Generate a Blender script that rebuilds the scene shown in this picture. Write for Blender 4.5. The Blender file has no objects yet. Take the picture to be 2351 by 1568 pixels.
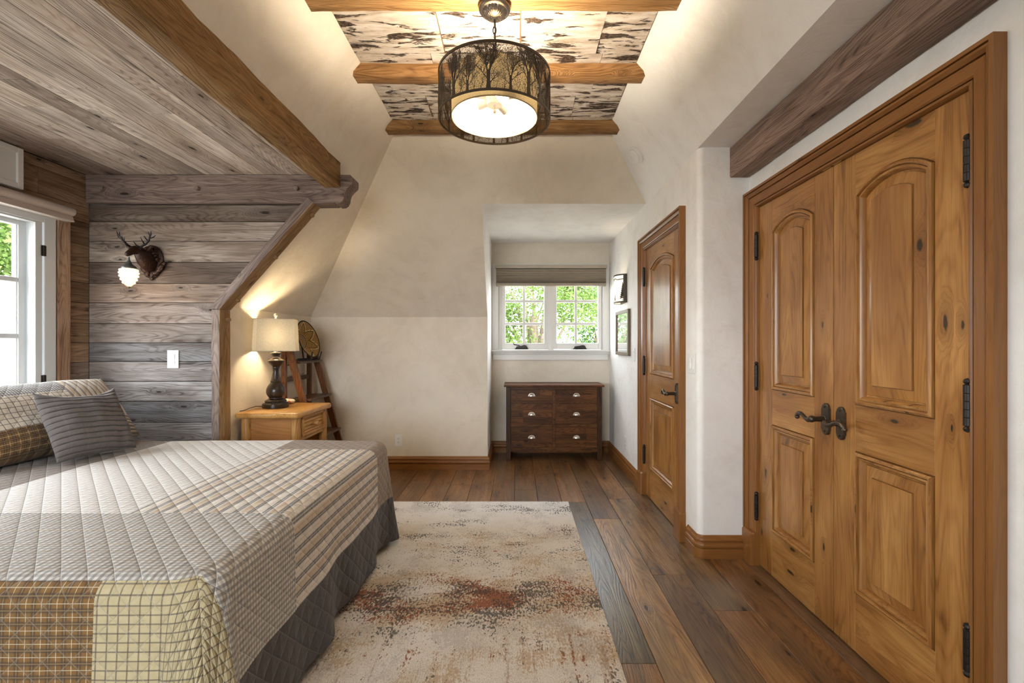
import bpy, bmesh, math, random
from math import sin, cos, pi, radians, sqrt, hypot, atan2
from mathutils import Vector, Matrix, noise as mnoise

SC = bpy.context.scene
COL = SC.collection
W = {}                                    # world matrices of parents

# ------------------------------------------------------------------ mesh building
class MB:
    def __init__(s):
        s.v = []; s.f = []; s.m = []; s.t = []; s.uv = []
        s.mi = 0; s.tint = (1, 1, 1, 1); s.fn = None
    def add(s, p):
        if s.fn: p = s.fn(p)
        s.v.append(Vector(p)); return len(s.v) - 1
    def face(s, ids, uv=None):
        s.f.append(tuple(ids)); s.m.append(s.mi); s.t.append(s.tint); s.uv.append(uv)
    def poly(s, pts, uv=None):
        s.face([s.add(p) for p in pts], uv)
    def box(s, x0, x1, y0, y1, z0, z1):
        i = [s.add(p) for p in ((x0,y0,z0),(x1,y0,z0),(x1,y1,z0),(x0,y1,z0),(x0,y0,z1),(x1,y0,z1),(x1,y1,z1),(x0,y1,z1))]
        for q in ((0,3,2,1),(4,5,6,7),(0,1,5,4),(1,2,6,5),(2,3,7,6),(3,0,4,7)):
            s.face([i[k] for k in q])
    def prism(s, pts, vec):
        vec = Vector(vec); n = len(pts)
        a = [s.add(p) for p in pts]; b = [s.add(Vector(p) + vec) for p in pts]
        s.face(a[::-1]); s.face(b)
        for k in range(n): s.face((a[k], a[(k+1)%n], b[(k+1)%n], b[k]))
    def loft(s, loops, closed=True, cap0=True, cap1=True):
        L = [[s.add(p) for p in lp] for lp in loops]; n = len(L[0])
        for a, b in zip(L, L[1:]):
            for k in range(n if closed else n - 1):
                s.face((a[k], a[(k+1)%n], b[(k+1)%n], b[k]))
        if cap0: s.face(L[0][::-1])
        if cap1: s.face(L[-1])
    def lathe(s, prof, c=(0,0,0), n=32, ax='Z', wob=None, cap=True):
        loops = []
        for r, z in prof:
            lp = []
            for k in range(n):
                a = 2*pi*k/n; rr = r if not wob else r*wob(a, z)
                q = (rr*cos(a), rr*sin(a), z)
                if ax == 'X': q = (z, q[0], q[1])
                elif ax == 'Y': q = (q[0], z, q[1])
                lp.append((c[0]+q[0], c[1]+q[1], c[2]+q[2]))
            loops.append(lp)
        s.loft(loops, True, cap, cap)
    def tube(s, pts, rads, n=8, cap=True, flat=None):
        pts = [Vector(p) for p in pts]
        if not hasattr(rads, '__len__'): rads = [rads]*len(pts)
        loops = []; up = Vector((0.13, 0.21, 0.97)); prev = None
        for i, p in enumerate(pts):
            d = (pts[min(i+1, len(pts)-1)] - pts[max(i-1, 0)])
            if d.length < 1e-9: d = Vector((0,0,1))
            d.normalize()
            if prev is None:
                a = d.cross(up)
                if a.length < 0.05: a = d.cross(Vector((1,0,0)))
            else:
                a = prev - d*prev.dot(d)
            a.normalize(); prev = a; b = d.cross(a)
            loops.append([p + (a*cos(2*pi*k/n) + b*sin(2*pi*k/n))*rads[i] for k in range(n)])
        s.loft(loops, True, cap, cap)
    def ell(s, c, r, nu=14, nv=8, mat=None):
        c = Vector(c); loops = []
        for j in range(nv+1):
            th = pi*j/nv; th = min(max(th, 0.06), pi-0.06)
            lp = []
            for k in range(nu):
                a = 2*pi*k/nu
                q = Vector((r[0]*sin(th)*cos(a), r[1]*sin(th)*sin(a), -r[2]*cos(th)))
                if mat: q = mat @ q
                lp.append(c + q)
            loops.append(lp)
        s.loft(loops)
    def build(s, name, mats, parent=None, smooth=None, bevel=0, matrix=None, origin=None, seg=2, recalc=True):
        if not isinstance(mats, (list, tuple)): mats = [mats]
        if matrix is not None: wm = matrix.copy(); vv = s.v
        else:
            o3 = Vector(origin) if origin is not None else (W[parent].translation if parent else Vector())
            wm = Matrix.Translation(o3); vv = [p - o3 for p in s.v]
        me = bpy.data.meshes.new(name)
        me.from_pydata([tuple(p) for p in vv], [], s.f)
        for m in mats: me.materials.append(m)
        me.polygons.foreach_set('material_index', s.m)
        ca = me.color_attributes.new('tint', 'FLOAT_COLOR', 'CORNER')
        fl = []
        for f, t in zip(s.f, s.t): fl.extend(list(t)*len(f))
        ca.data.foreach_set('color', fl)
        if any(u is not None for u in s.uv):
            ul = me.uv_layers.new(name='UVMap'); fl = []
            for f, u in zip(s.f, s.uv):
                for k in range(len(f)): fl.extend(u[k] if u else (0, 0))
            ul.data.foreach_set('uv', fl)
        if recalc:
            bm = bmesh.new(); bm.from_mesh(me)
            bmesh.ops.recalc_face_normals(bm, faces=bm.faces[:])
            bm.to_mesh(me); bm.free()
        if smooth is not None:
            me.polygons.foreach_set('use_smooth', [True]*len(me.polygons))
            if smooth < 179: me.set_sharp_from_angle(angle=radians(smooth))
        me.update()
        o = bpy.data.objects.new(name, me); COL.objects.link(o)
        W[o] = wm
        if parent:
            o.parent = parent; o.matrix_local = W[parent].inverted() @ wm
        else: o.matrix_world = wm
        if bevel:
            md = o.modifiers.new('bev', 'BEVEL'); md.width = bevel; md.segments = seg
            md.limit_method = 'ANGLE'; md.angle_limit = radians(40)
        return o

def thing(name, label, cat, loc=(0,0,0), group=None):
    o = bpy.data.objects.new(name, None); COL.objects.link(o)
    o.empty_display_size = .05
    W[o] = Matrix.Translation(Vector(loc)); o.matrix_world = W[o]
    return tag(o, label, cat, group)
def tag(o, label, cat, group=None, kind=None):
    o['label'] = label; o['category'] = cat
    if group: o['group'] = group
    if kind: o['kind'] = kind
    return o
def struct(o, label, cat):
    o['kind'] = 'structure'; o['label'] = label; o['category'] = cat; return o
def nz(x, y=0, z=0, sc=1.0): return mnoise.noise(Vector((x*sc+7.3, y*sc-3.1, z*sc+11.7)))

# ------------------------------------------------------------------ node helper
class G:
    def __init__(s, name):
        s.mat = bpy.data.materials.new(name); s.mat.use_nodes = True
        s.nt = s.mat.node_tree; s.nt.nodes.clear()
        s.out = s.nt.nodes.new('ShaderNodeOutputMaterial')
    def n(s, t, ins=None, **at):
        nd = s.nt.nodes.new('ShaderNode'+t)
        for k, v in at.items(): setattr(nd, k, v)
        for k, v in (ins or {}).items():
            sk = nd.inputs[k]
            if isinstance(v, bpy.types.NodeSocket): s.nt.links.new(v, sk)
            elif v is not None: sk.default_value = v
        return nd
    def math(s, op, a, b=None, c=None, clamp=False):
        nd = s.n('Math', operation=op, use_clamp=clamp)
        for i, v in enumerate((a, b, c)):
            if v is None: continue
            if isinstance(v, bpy.types.NodeSocket): s.nt.links.new(v, nd.inputs[i])
            else: nd.inputs[i].default_value = v
        return nd.outputs[0]
    def mul(s, a, b): return s.math('MULTIPLY', a, b)
    def add(s, a, b): return s.math('ADD', a, b)
    def mix(s, f, a, b, mode='MIX'):
        nd = s.n('Mix', data_type='RGBA', blend_type=mode)
        for i, v in ((0, f), (6, a), (7, b)):
            if isinstance(v, bpy.types.NodeSocket): s.nt.links.new(v, nd.inputs[i])
            elif i == 0: nd.inputs[i].default_value = v
            else: nd.inputs[i].default_value = (*v[:3], 1)
        return nd.outputs[2]
    def ramp(s, f, stops, interp='LINEAR'):
        nd = s.n('ValToRGB', {0: f}); cr = nd.color_ramp; cr.interpolation = interp
        while len(cr.elements) < len(stops): cr.elements.new(0.5)
        for e, (p, c) in zip(cr.elements, stops):
            e.position = p; e.color = (*c[:3], 1) if hasattr(c, '__len__') else (c, c, c, 1)
        return nd.outputs[0]
    def sm(s, x, a, b, o0=0.0, o1=1.0):
        nd = s.n('MapRange', {0: x, 1: a, 2: b, 3: o0, 4: o1}, interpolation_type='SMOOTHSTEP')
        return nd.outputs[0]
    def xyz(s, x, y, z): return s.n('CombineXYZ', {0: x, 1: y, 2: z}).outputs[0]
    def sep(s, v): return s.n('SeparateXYZ', {0: v}).outputs
    def noise(s, v, sc=5.0, det=2.0, rough=.5, dist=0.0):
        return s.n('TexNoise', {'Vector': v, 'Scale': sc, 'Detail': det, 'Roughness': rough, 'Distortion': dist}).outputs[0]
    def vor(s, v, sc=5.0, feature='F1'):
        return s.n('TexVoronoi', {'Vector': v, 'Scale': sc}, feature=feature).outputs
    def obj(s): return s.n('TexCoord').outputs['Object']
    def uv(s): return s.n('TexCoord').outputs['UV']
    def bump(s, h, dist=.002, st=1.0):
        return s.n('Bump', {'Height': h, 'Distance': dist, 'Strength': st}).outputs[0]
    def bsdf(s, col, rough=.5, metal=0.0, nrm=None, spec=.5, **kw):
        ins = {'Base Color': col if isinstance(col, bpy.types.NodeSocket) else (*col[:3], 1), 'Roughness': rough, 'Metallic': metal, 'Specular IOR Level': spec}
        if nrm is not None: ins['Normal'] = nrm
        ins.update(kw)
        return s.n('BsdfPrincipled', ins).outputs[0]
    def done(s, sh):
        s.nt.links.new(sh, s.out.inputs[0]); return s.mat
    def line(s, c, period, width, ph=0.0, soft=.35):
        x = s.add(c, ph) if ph else c
        pp = s.math('PINGPONG', x, period/2)
        return s.sm(pp, width/2*(1+soft), width/2*(1-soft))

def plain(name, col, rough=.5, metal=0.0, spec=.5, var=.06, bump=0.0, bscale=60):
    g = G(name); v = g.obj()
    nn = g.noise(v, 9, 3)
    c = g.mix(g.mul(nn, 1.0), [x*(1-var*2) for x in col], [min(x*(1+var*2), .95) for x in col])
    nr = g.bump(g.noise(v, bscale, 3), bump) if bump else None
    return g.done(g.bsdf(c, rough, metal, nr, spec))

def emit(name, col, st):
    g = G(name); return g.done(g.n('Emission', {0: (*col, 1), 1: st}).outputs[0])

def wood(name, dark, mid, light, axis='X', rough=.5, knots=.5, tint=False, fine=1.0, bump=.0008, alt=None, knotcol=None,
         streak=1.0, scale=1.0, spec=.4, coat=0.0, contrast=1.0, kscale=1.0, fig=1.0, line=.5, blotch=.35):
    g = G(name); o = g.obj(); x, y, z = g.sep(o)
    a, b, c = {'X': (x, y, z), 'Y': (y, x, z), 'Z': (z, x, y)}[axis]
    rnd = g.n('NewGeometry').outputs['Random Per Island']
    a = g.mul(g.add(a, g.mul(rnd, 41.3)), scale); b = g.mul(g.add(b, g.mul(rnd, 17.7)), scale); c = g.mul(g.add(c, g.mul(rnd, 9.1)), scale)
    bc = g.add(b, c)
    # knots sit in a sparse jittered grid over the surface
    kv = g.xyz(g.mul(a, 1.9*kscale), g.mul(bc, 6.0*kscale), 0)
    vn = g.n('TexVoronoi', {'Vector': kv, 'Scale': 1.0}, voronoi_dimensions='2D'); vd = vn.outputs['Distance']; vc = g.sep(vn.outputs['Color'])
    gate = g.math('GREATER_THAN', vc[0], 1.0-knots)
    vd = g.mul(vd, g.add(.75, g.mul(vc[1], 1.1)))
    wob = g.noise(g.xyz(g.mul(a, 30), g.mul(bc, 60), 0), 1, 3)
    vdw = g.add(vd, g.mul(g.add(wob, -.5), .10))
    fall = g.mul(g.sm(vdw, .38, .03), gate)
    km = g.mul(g.sm(vdw, .085, .045), gate)
    # figure: contour lines of a field stretched along the grain
    fld = g.noise(g.xyz(g.mul(a, .55), g.mul(b, 5.0), g.mul(c, 5.0)), 1.0, 2.5, .45)
    fld = g.add(g.mul(fld, 1.0), g.mul(fall, .13))
    cont = g.math('PINGPONG', g.mul(fld, 44*streak), .5)
    lines = g.sm(cont, .02, .30)                                   # 0 on the dark latewood line
    bb = g.add(bc, g.mul(fall, .05))
    n1 = g.noise(g.xyz(g.mul(a, 1.1), g.mul(bb, 30*streak), 0), 1.0, 4, .6)
    n2 = g.noise(g.xyz(g.mul(a, 7), g.mul(bb, 260*fine), 0), 1.0, 2)
    n4 = g.noise(g.xyz(g.mul(a, 2.2), g.mul(b, 6), g.mul(c, 6)), 1.0, 4, .6)
    f = g.add(g.add(g.mul(g.add(n1, -.5), .95), g.mul(g.add(n2, -.5), .55)), g.add(g.mul(g.add(lines, -.6), .34*fig), g.mul(g.add(n4, -.5), blotch*1.6)))
    f = g.math('ADD', g.mul(f, contrast), .5, clamp=True)
    col = g.ramp(f, [(.08, dark), (.45, mid), (.88, light)])
    if line:
        n5 = g.noise(g.xyz(g.mul(a, 2.6), g.mul(bb, 130*streak), 0), 1.0, 2)
        col = g.mix(g.mul(g.sm(n5, .62, .74), line), col, [q*.55 for q in dark])
    if alt:
        n3 = g.noise(g.xyz(g.mul(a, 1.3), g.mul(b, 5), g.mul(c, 5)), 1.0, 3)
        col = g.mix(g.sm(n3, .42, .68), col, g.mix(.55, col, alt))
    if tint:
        t = g.n('Attribute', attribute_name='tint').outputs[0]
        col = g.mix(1.0, col, t, 'MULTIPLY')
    kc = knotcol or [q*.30 for q in dark]
    col = g.mix(g.mul(fall, .6), col, g.mix(.65, col, dark))
    col = g.mix(g.mul(km, .92), col, kc)
    h = g.add(f, g.add(g.mul(km, -.5), g.mul(lines, .25)))
    nr = g.bump(h, bump) if bump else None
    kw = {'Coat Weight': coat, 'Coat Roughness': .15} if coat else {}
    return g.done(g.bsdf(col, rough, 0, nr, spec, **kw))

# ------------------------------------------------------------------ materials
def m_plaster(name, col):
    g = G(name); o = g.obj()
    n1 = g.noise(o, 1.3, 5, .65, 1.2); n2 = g.noise(o, 7, 5, .6, .6); n3 = g.noise(o, 45, 3)
    f = g.add(g.mul(n1, .65), g.mul(n2, .35))
    c = g.ramp(f, [(.3, [col[0]*.87, col[1]*.85, col[2]*.82]), (.52, col), (.72, [min(.9, q*1.06) for q in col])])
    h = g.add(g.mul(n2, 1.0), g.mul(n3, .12))
    return g.done(g.bsdf(c, .62, 0, g.bump(h, .0045), .3))
PLASTER = m_plaster('plaster_cream', (.79, .72, .615))
PLASTER_W = m_plaster('plaster_white', (.87, .855, .83))

WHITE = plain('painted_white', (.80, .79, .76), .35, var=.01)
WHITE1 = plain('window_white', (.60, .62, .625), .4, var=.01)
PLASTIC = plain('white_plastic', (.82, .81, .78), .3, var=.01)
BRONZE = plain('oil_rubbed_bronze', (.10, .075, .052), .38, .75, var=.25)
DARKIRON = plain('dark_iron', (.03, .024, .02), .42, .6, var=.2)
BRASS = plain('brass', (.75, .52, .20), .3, 1.0)
NICKEL = plain('brushed_nickel', (.75, .71, .64), .3, 1.0)
BLACK = plain('black_cord', (.015, .013, .012), .5)

ALDER = ((.125, .046, .009), (.325, .148, .038), (.48, .255, .080))
AK = dict(rough=.34, bump=0, spec=.5, streak=.6, contrast=.95, knotcol=(.022, .012, .006), alt=(.21, .078, .016), tint=True, fig=.5, line=.22, blotch=.75, coat=.25)
DOOR_V = wood('alder_vertical', *ALDER, axis='Z', knots=.20, kscale=1.5, **AK)
DOOR_H = wood('alder_horizontal', *ALDER, axis='Y', knots=.28, kscale=1.4, **AK)
TR = ((.115, .040, .009), (.225, .090, .022), (.31, .140, .040))
TK = dict(rough=.34, knots=.03, bump=0, streak=.6, contrast=.6, fig=.5, line=.12, blotch=.4)
TRIM_V = wood('trim_vertical', *TR, axis='Z', **TK)
TRIM_Y = wood('trim_along', *TR, axis='Y', **TK)
TRIM_X = wood('trim_across', *TR, axis='X', **TK)
BARN = ((.058, .046, .041), (.240, .206, .182), (.415, .378, .348))
BK = dict(rough=.75, tint=True, bump=.0022, fine=.7, streak=1.0, spec=.2, fig=.50, line=.8, kscale=1.35, blotch=.5)
BARN_X = wood('barnwood_across', *BARN, axis='X', knots=.26, alt=(.17, .125, .095), contrast=1.3, **BK)
BARN_Y = wood('barnwood_along', *BARN, axis='Y', knots=.22, alt=(.20, .150, .115), contrast=1.1, **BK)
BARN_Z = wood('barnwood_upright', *BARN, axis='Z', knots=.5, alt=(.22, .13, .07), contrast=1.0, **BK)
HEWN = wood('hewn_timber', (.105, .055, .021), (.265, .155, .066), (.41, .265, .13), axis='X', rough=.68, knots=.14, bump=.004, contrast=1.1, tint=True, spec=.25, fine=.5, fig=.5, line=.55, kscale=1.4)
HEWNG = wood('hewn_timber_weathered', (.055, .040, .033), (.20, .150, .125), (.33, .265, .225), axis='X', rough=.75, knots=.10, bump=.004, contrast=1.1, tint=True, spec=.2, fine=.5, fig=.5, line=.65, kscale=1.4)
FLOORW = wood('oak_floor', (.034, .015, .006), (.160, .082, .033), (.285, .170, .080), axis='Y', rough=.33, knots=.36, tint=True, bump=.0006, contrast=1.15, alt=(.105, .080, .055), spec=.5, fig=.5, line=.5, blotch=.6, knotcol=(.010, .006, .004), kscale=1.2)
DRESS_X = wood('dark_acacia', (.020, .006, .0015), (.078, .028, .007), (.165, .068, .018), axis='X', rough=.42, knots=.24, bump=0, contrast=1.15, tint=True, spec=.3, fig=.7, line=.3, blotch=.5)
DRESS_Z = wood('dark_acacia_upright', (.018, .007, .0025), (.046, .019, .007), (.085, .036, .013), axis='Z', rough=.42, knots=.1, bump=0, contrast=1.0, tint=True, spec=.3, line=.3)
PINE = ((.30, .125, .026), (.50, .255, .072), (.62, .36, .125))
PINE_Y = wood('honey_pine', *PINE, axis='Y', rough=.38, knots=.25, bump=0, contrast=.7, streak=.6, coat=.2, fig=.8, line=.1, knotcol=(.12, .05, .015))
PINE_Z = wood('honey_pine_log', (.22, .095, .022), (.40, .195, .055), (.52, .29, .10), axis='Z', rough=.45, knots=.35, bump=.0006, contrast=.9, streak=.7, line=.15, kscale=1.5, knotcol=(.10, .04, .012))
PINE_X = wood('honey_pine_panel', (.24, .095, .022), (.38, .165, .048), (.48, .235, .08), axis='X', rough=.4, knots=.05, bump=0, contrast=.7, streak=.5, line=.1)
LADDER = wood('walnut_stain', (.045, .015, .005), (.125, .044, .014), (.21, .082, .028), axis='Z', rough=.35, knots=.04, bump=0, contrast=.9, line=.3)
LADDER_Y = wood('walnut_stain_shelf', (.030, .013, .006), (.078, .036, .015), (.13, .064, .028), axis='Y', rough=.4, knots=.04, bump=0, contrast=.9, line=.3)
LAMPWOOD = plain('ebony_lamp', (.022, .013, .009), .28, 0.0, .6)

def m_glass():
    g = G('window_glass')
    t = g.n('BsdfTransparent', {0: (.97, .985, .98, 1)}).outputs[0]
    gl = g.n('BsdfGlossy', {0: (1, 1, 1, 1), 1: .02}).outputs[0]
    fr = g.n('Fresnel', {0: 1.35}).outputs[0]
    return g.done(g.n('MixShader', {0: g.mul(fr, .7), 1: t, 2: gl}).outputs[0])
GLASS = m_glass()
def m_mirror():
    g = G('mirror_silver'); return g.done(g.bsdf((.92, .93, .92), .015, 1.0))
MIRROR = m_mirror()

def m_translucent(name, col, tr=.55, weave=0, ems=0.0):
    g = G(name); o = g.obj(); c = col
    if weave:
        x, y, z = g.sep(o)
        n = g.add(g.mul(g.noise(g.xyz(g.mul(x, 60), g.mul(y, 60), g.mul(z, 700)), 1, 2), .5), g.mul(g.noise(g.xyz(g.mul(x, 500), g.mul(y, 500), g.mul(z, 60)), 1, 2), .5))
        c = g.ramp(n, [(.3, [q*.72 for q in col]), (.7, [min(.95, q*1.12) for q in col])])
    cc = c if isinstance(c, bpy.types.NodeSocket) else (*c, 1)
    d = g.n('BsdfDiffuse', {0: cc}).outputs[0]; t = g.n('BsdfTranslucent', {0: cc}).outputs[0]
    sh = g.n('MixShader', {0: tr, 1: d, 2: t}).outputs[0]
    return g.done(sh)
LINEN = m_translucent('linen_shade', (.60, .535, .41), .085, 1)
DRUMFAB = m_translucent('amber_drum_fabric', (.78, .60, .32), .035, 1)

def m_diffuser():
    g = G('frosted_diffuser')
    t = g.n('BsdfTransparent', {0: (1, 1, 1, 1)}).outputs[0]
    d = g.n('BsdfTranslucent', {0: (.95, .92, .86, 1)}).outputs[0]
    return g.done(g.n('MixShader', {0: .035, 1: t, 2: d}).outputs[0])
DIFFUSER = m_diffuser()

def m_net():
    g = G('perforated_bronze'); u = g.uv()
    e = g.vor(u, 330, 'DISTANCE_TO_EDGE')['Distance']
    m = g.sm(e, .06, .15)
    t = g.n('BsdfTransparent', {0: (1, 1, 1, 1)}).outputs[0]
    d = g.bsdf((.045, .032, .022), .5, .5)
    return g.done(g.n('MixShader', {0: g.mul(m, .86), 1: d, 2: t}).outputs[0])
NET = m_net()

def m_birch():
    g = G('birch_bark'); o = g.obj(); x, y, z = g.sep(o)
    rnd = g.n('NewGeometry').outputs['Random Per Island']
    x = g.add(x, g.mul(rnd, 31)); y2 = g.add(y, g.mul(rnd, 13))
    v1 = g.xyz(g.mul(x, 5.5), g.mul(y2, 24), 0); n1 = g.noise(v1, 1, 5, .6, .5)
    v2 = g.xyz(g.mul(x, 45), g.mul(y2, 240), 0); n2 = g.noise(v2, 1, 2)
    v3 = g.xyz(g.mul(x, 9), g.mul(y2, 120), 0); n3 = g.noise(v3, 1, 3, .6)
    v4 = g.xyz(g.mul(x, 1.5), g.mul(y2, 3.0), 0); n4 = g.noise(v4, 1, 2)
    base = g.ramp(g.noise(g.xyz(g.mul(x, 5), g.mul(y2, 22), 0), 1, 5, .65), [(.30, (.34, .25, .18)), (.46, (.58, .50, .42)), (.62, (.74, .69, .63))])
    scar = g.sm(g.add(n1, g.add(g.mul(n4, .42), g.mul(n2, .10))), .795, .85)
    len_ = g.sm(n3, .66, .74)
    col = g.mix(g.mul(len_, .55), base, (.14, .09, .06))
    rough = g.noise(g.xyz(g.mul(x, 60), g.mul(y2, 90), 0), 1, 3)
    col = g.mix(scar, col, g.ramp(rough, [(.35, (.018, .013, .011)), (.7, (.16, .11, .08))]))
    h = g.add(g.mul(scar, g.mul(rough, 1.2)), g.add(g.mul(n3, .25), g.mul(n1, .4)))
    return g.done(g.bsdf(col, .7, 0, g.bump(h, .008), .25))
BIRCH = m_birch()
TAN = plain('seam_tan', (.22, .13, .06), .8)

def m_rug():
    g = G('distressed_rug'); o = g.obj(); x, y, z = g.sep(o); Y = y
    N = lambda fx, fy, s, det=3, r=.6: g.noise(g.xyz(g.mul(x, fx), g.mul(y, fy), s), 1, det, r)
    base = g.ramp(N(3.5, 4, 0, 5), [(.3, (.56, .47, .36)), (.5, (.73, .65, .54)), (.7, (.80, .75, .67))])
    pile = N(210, 130, 0, 2)
    base = g.mix(.5, base, g.ramp(pile, [(.3, (.42, .355, .28)), (.7, (.88, .84, .77))]))
    far = g.sm(Y, 3.2, 3.65)
    base = g.mix(g.mul(far, .7), base, (.80, .79, .80))
    near = g.sm(Y, 2.2, 1.9); nearx = g.mul(near, g.add(N(30, 1.6, 4.4, 3), -.5))
    spk = g.add(N(105, 55, 1.7, 2), -.5); spk2 = g.add(N(95, 52, 8.1, 2), -.5); spk3 = g.add(N(120, 60, 5.2, 2), -.5)
    band = g.sm(g.math('ABSOLUTE', g.add(Y, -2.34)), .36, .02)
    band2 = g.sm(g.math('ABSOLUTE', g.add(Y, -2.95)), .35, .05)
    band3 = g.sm(g.math('ABSOLUTE', g.add(Y, -3.63)), .10, .03)
    b1 = g.add(N(2.4, 3.8, 9.0, 4), -.5); b2 = g.add(N(3.3, 5.5, 5.5, 4), -.5); b3 = g.add(N(3.8, 6.5, 3.3, 4), -.5); b4 = g.add(N(5.5, 4, 1.2, 4), -.5)
    bright = g.sm(Y, 3.35, 3.05)
    och = g.mul(g.sm(g.add(g.add(g.mul(b1, 1.2), g.mul(spk3, .75)), g.add(g.mul(band, .16), g.mul(nearx, .5))), .015, .18), bright)
    col = g.mix(g.mul(och, .62), base, (.43, .26, .105))
    gry = g.sm(g.add(g.mul(b4, 1.3), g.mul(spk, .7)), .02, .20)
    col = g.mix(g.mul(gry, .30), col, (.27, .25, .245))
    rust = g.mul(g.sm(g.add(g.add(g.mul(b2, 1.25), g.mul(spk, 1.0)), g.add(g.mul(band, .24), g.mul(nearx, 1.3))), .245, .36), bright)
    col = g.mix(g.mul(rust, .85), col, (.27, .075, .03))
    blk = g.sm(g.add(g.add(g.mul(b3, 1.2), g.mul(spk2, 1.15)), g.add(g.add(g.mul(band, .22), g.mul(band2, .09)), g.add(g.mul(nearx, 1.4), g.mul(band3, .14)))), .205, .31)
    col = g.mix(g.mul(blk, .80), col, (.065, .06, .055))
    vs = g.mul(near, g.sm(g.add(N(24, 1.3, 6.6, 3), g.mul(spk2, .35)), .58, .70))
    col = g.mix(g.mul(vs, .55), col, (.30, .17, .09))
    return g.done(g.bsdf(col, .95, 0, g.bump(pile, .003), .1))
RUG = m_rug()

# quilt fabrics share one quilting bump
def m_cloth(name, fn, quilt=True, thread=None, sx=.075, sy=.075, bd=.0065):
    g = G(name); u, v, _ = g.sep(g.uv())
    col = fn(g, u, v)
    wv = g.noise(g.xyz(g.mul(u, 420), g.mul(v, 420), 0), 1, 2)
    col = g.mix(.16, col, g.mix(wv, (.12, .11, .1), (.95, .93, .9)), 'OVERLAY')
    a = g.add(g.mul(u, 1/sx), g.mul(v, 1/sy)); b = g.add(g.mul(u, 1/sx), g.mul(v, -1/sy))
    pa = g.math('PINGPONG', a, .5); pb = g.math('PINGPONG', b, .5)
    mn = g.math('MINIMUM', pa, pb)
    puck = g.noise(g.xyz(g.mul(u, 38), g.mul(v, 38), 0), 1, 3, .6)
    if quilt:
        st = g.sm(mn, .035, .02)
        if thread: col = g.mix(g.mul(st, .26), col, thread)
        h = g.add(g.math('POWER', g.math('MINIMUM', g.mul(mn, 2.0), 1.0), .5), g.mul(puck, .55))
        nr = g.bump(h, bd)
    else: nr = g.bump(puck, .004)
    return g.done(g.bsdf(col, .9, 0, nr, .12, **{'Sheen Weight': .15}))
def f_dark(g, u, v):
    w = g.noise(g.xyz(g.mul(u, 60), g.mul(v, 160), 0), 1, 1)
    c = g.mix(w, (.15, .118, .098), (.33, .275, .235))
    c = g.mix(g.mul(g.line(v, .022, .007), .45), c, (.10, .085, .075))
    return g.mix(g.mul(g.line(u, .03, .008), .4), c, (.10, .085, .075))
def f_light(g, u, v):
    w = g.noise(g.xyz(g.mul(u, 70), g.mul(v, 70), 0), 1, 2)
    c = g.mix(w, (.60, .575, .54), (.76, .735, .70))
    c = g.mix(g.mul(g.line(v, .024, .005), .4), c, (.22, .20, .19))
    return g.mix(g.mul(g.line(u, .024, .006), .4), c, (.34, .27, .20))
def f_stripe(g, u, v):
    c = g.mix(g.line(u, .112, .036, .02), (.68, .62, .54), (.56, .45, .33))
    c = g.mix(g.mul(g.line(u, .056, .019), .92), c, (.105, .105, .11))
    c = g.mix(g.mul(g.line(u, .056, .005), .75), c, (.50, .46, .42))
    c = g.mix(g.mul(g.line(u, .056, .004, .028), .35), c, (.25, .2, .16))
    return g.mix(g.mul(g.line(v, .016, .003), .16), c, (.2, .18, .16))
def f_grey(g, u, v):
    a = g.line(u, .021, .0105, 0, .3); b = g.line(v, .0155, .0078, 0, .3)
    c = g.mix(g.mul(a, .66), (.60, .565, .515), (.145, .138, .132))
    c = g.mix(g.mul(b, .48), c, (.17, .158, .148))
    return g.mix(g.mul(g.line(v, .054, .005), .5), c, (.40, .28, .17))
def f_brown(g, u, v):
    w = g.noise(g.xyz(g.mul(u, 110), g.mul(v, 110), 0), 1, 1)
    c = g.mix(w, (.165, .085, .028), (.25, .14, .05))
    for c0, p in ((u, .042), (v, .036)):
        c = g.mix(g.mul(g.line(c0, p, .0125), .62), c, (.055, .045, .04))
        c = g.mix(g.mul(g.line(c0, p, .0028), .7), c, (.3, .2, .1))
        c = g.mix(g.mul(g.line(c0, p, .0019, .021 if c0 is u else .018), .75), c, (.60, .52, .38))
    return c
def f_pane(g, u, v):
    w = g.noise(g.xyz(g.mul(u, 30), g.mul(v, 30), 0), 1, 2)
    c = g.mix(w, (.43, .355, .20), (.55, .47, .29))
    c = g.mix(g.mul(g.line(u, .029, .0042), .72), c, (.10, .08, .07))
    c = g.mix(g.mul(g.line(v, .025, .0042), .72), c, (.10, .08, .07))
    return g.mix(g.mul(g.line(v, .050, .010, .006), .16), c, (.4, .3, .16))
def f_paneS(g, u, v):
    c = g.mix(g.mul(g.line(u, .030, .0035), .8), (.62, .55, .46), (.07, .06, .06))
    return g.mix(g.mul(g.line(v, .030, .0035), .8), c, (.07, .06, .06))
def f_char(g, u, v):
    w = g.noise(g.xyz(g.mul(u, 90), g.mul(v, 90), 0), 1, 2)
    return g.mix(w, (.058, .050, .048), (.098, .086, .082))
def f_gingham(g, u, v):
    a = g.line(u, .014, .007, 0, .2); b = g.line(v, .014, .007, 0, .2)
    c = g.mix(g.mul(a, .62), (.60, .57, .54), (.03, .03, .035))
    return g.mix(g.mul(b, .62), c, (.03, .03, .035))
def f_far(g, u, v):
    c = f_dark(g, u, v)
    c = g.mix(g.mul(g.line(u, .034, .010), .5), c, (.12, .125, .13))
    return g.mix(.3, c, (.38, .26, .15))
def f_vstripe(g, u, v): return f_stripe(g, g.mul(u, 1.35), v)
def f_hstripe(g, u, v):
    c = g.mix(g.line(v, .022, .012, 0, .3), (.55, .47, .38), (.17, .14, .12))
    return c
THR = (.72, .70, .68)
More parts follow.
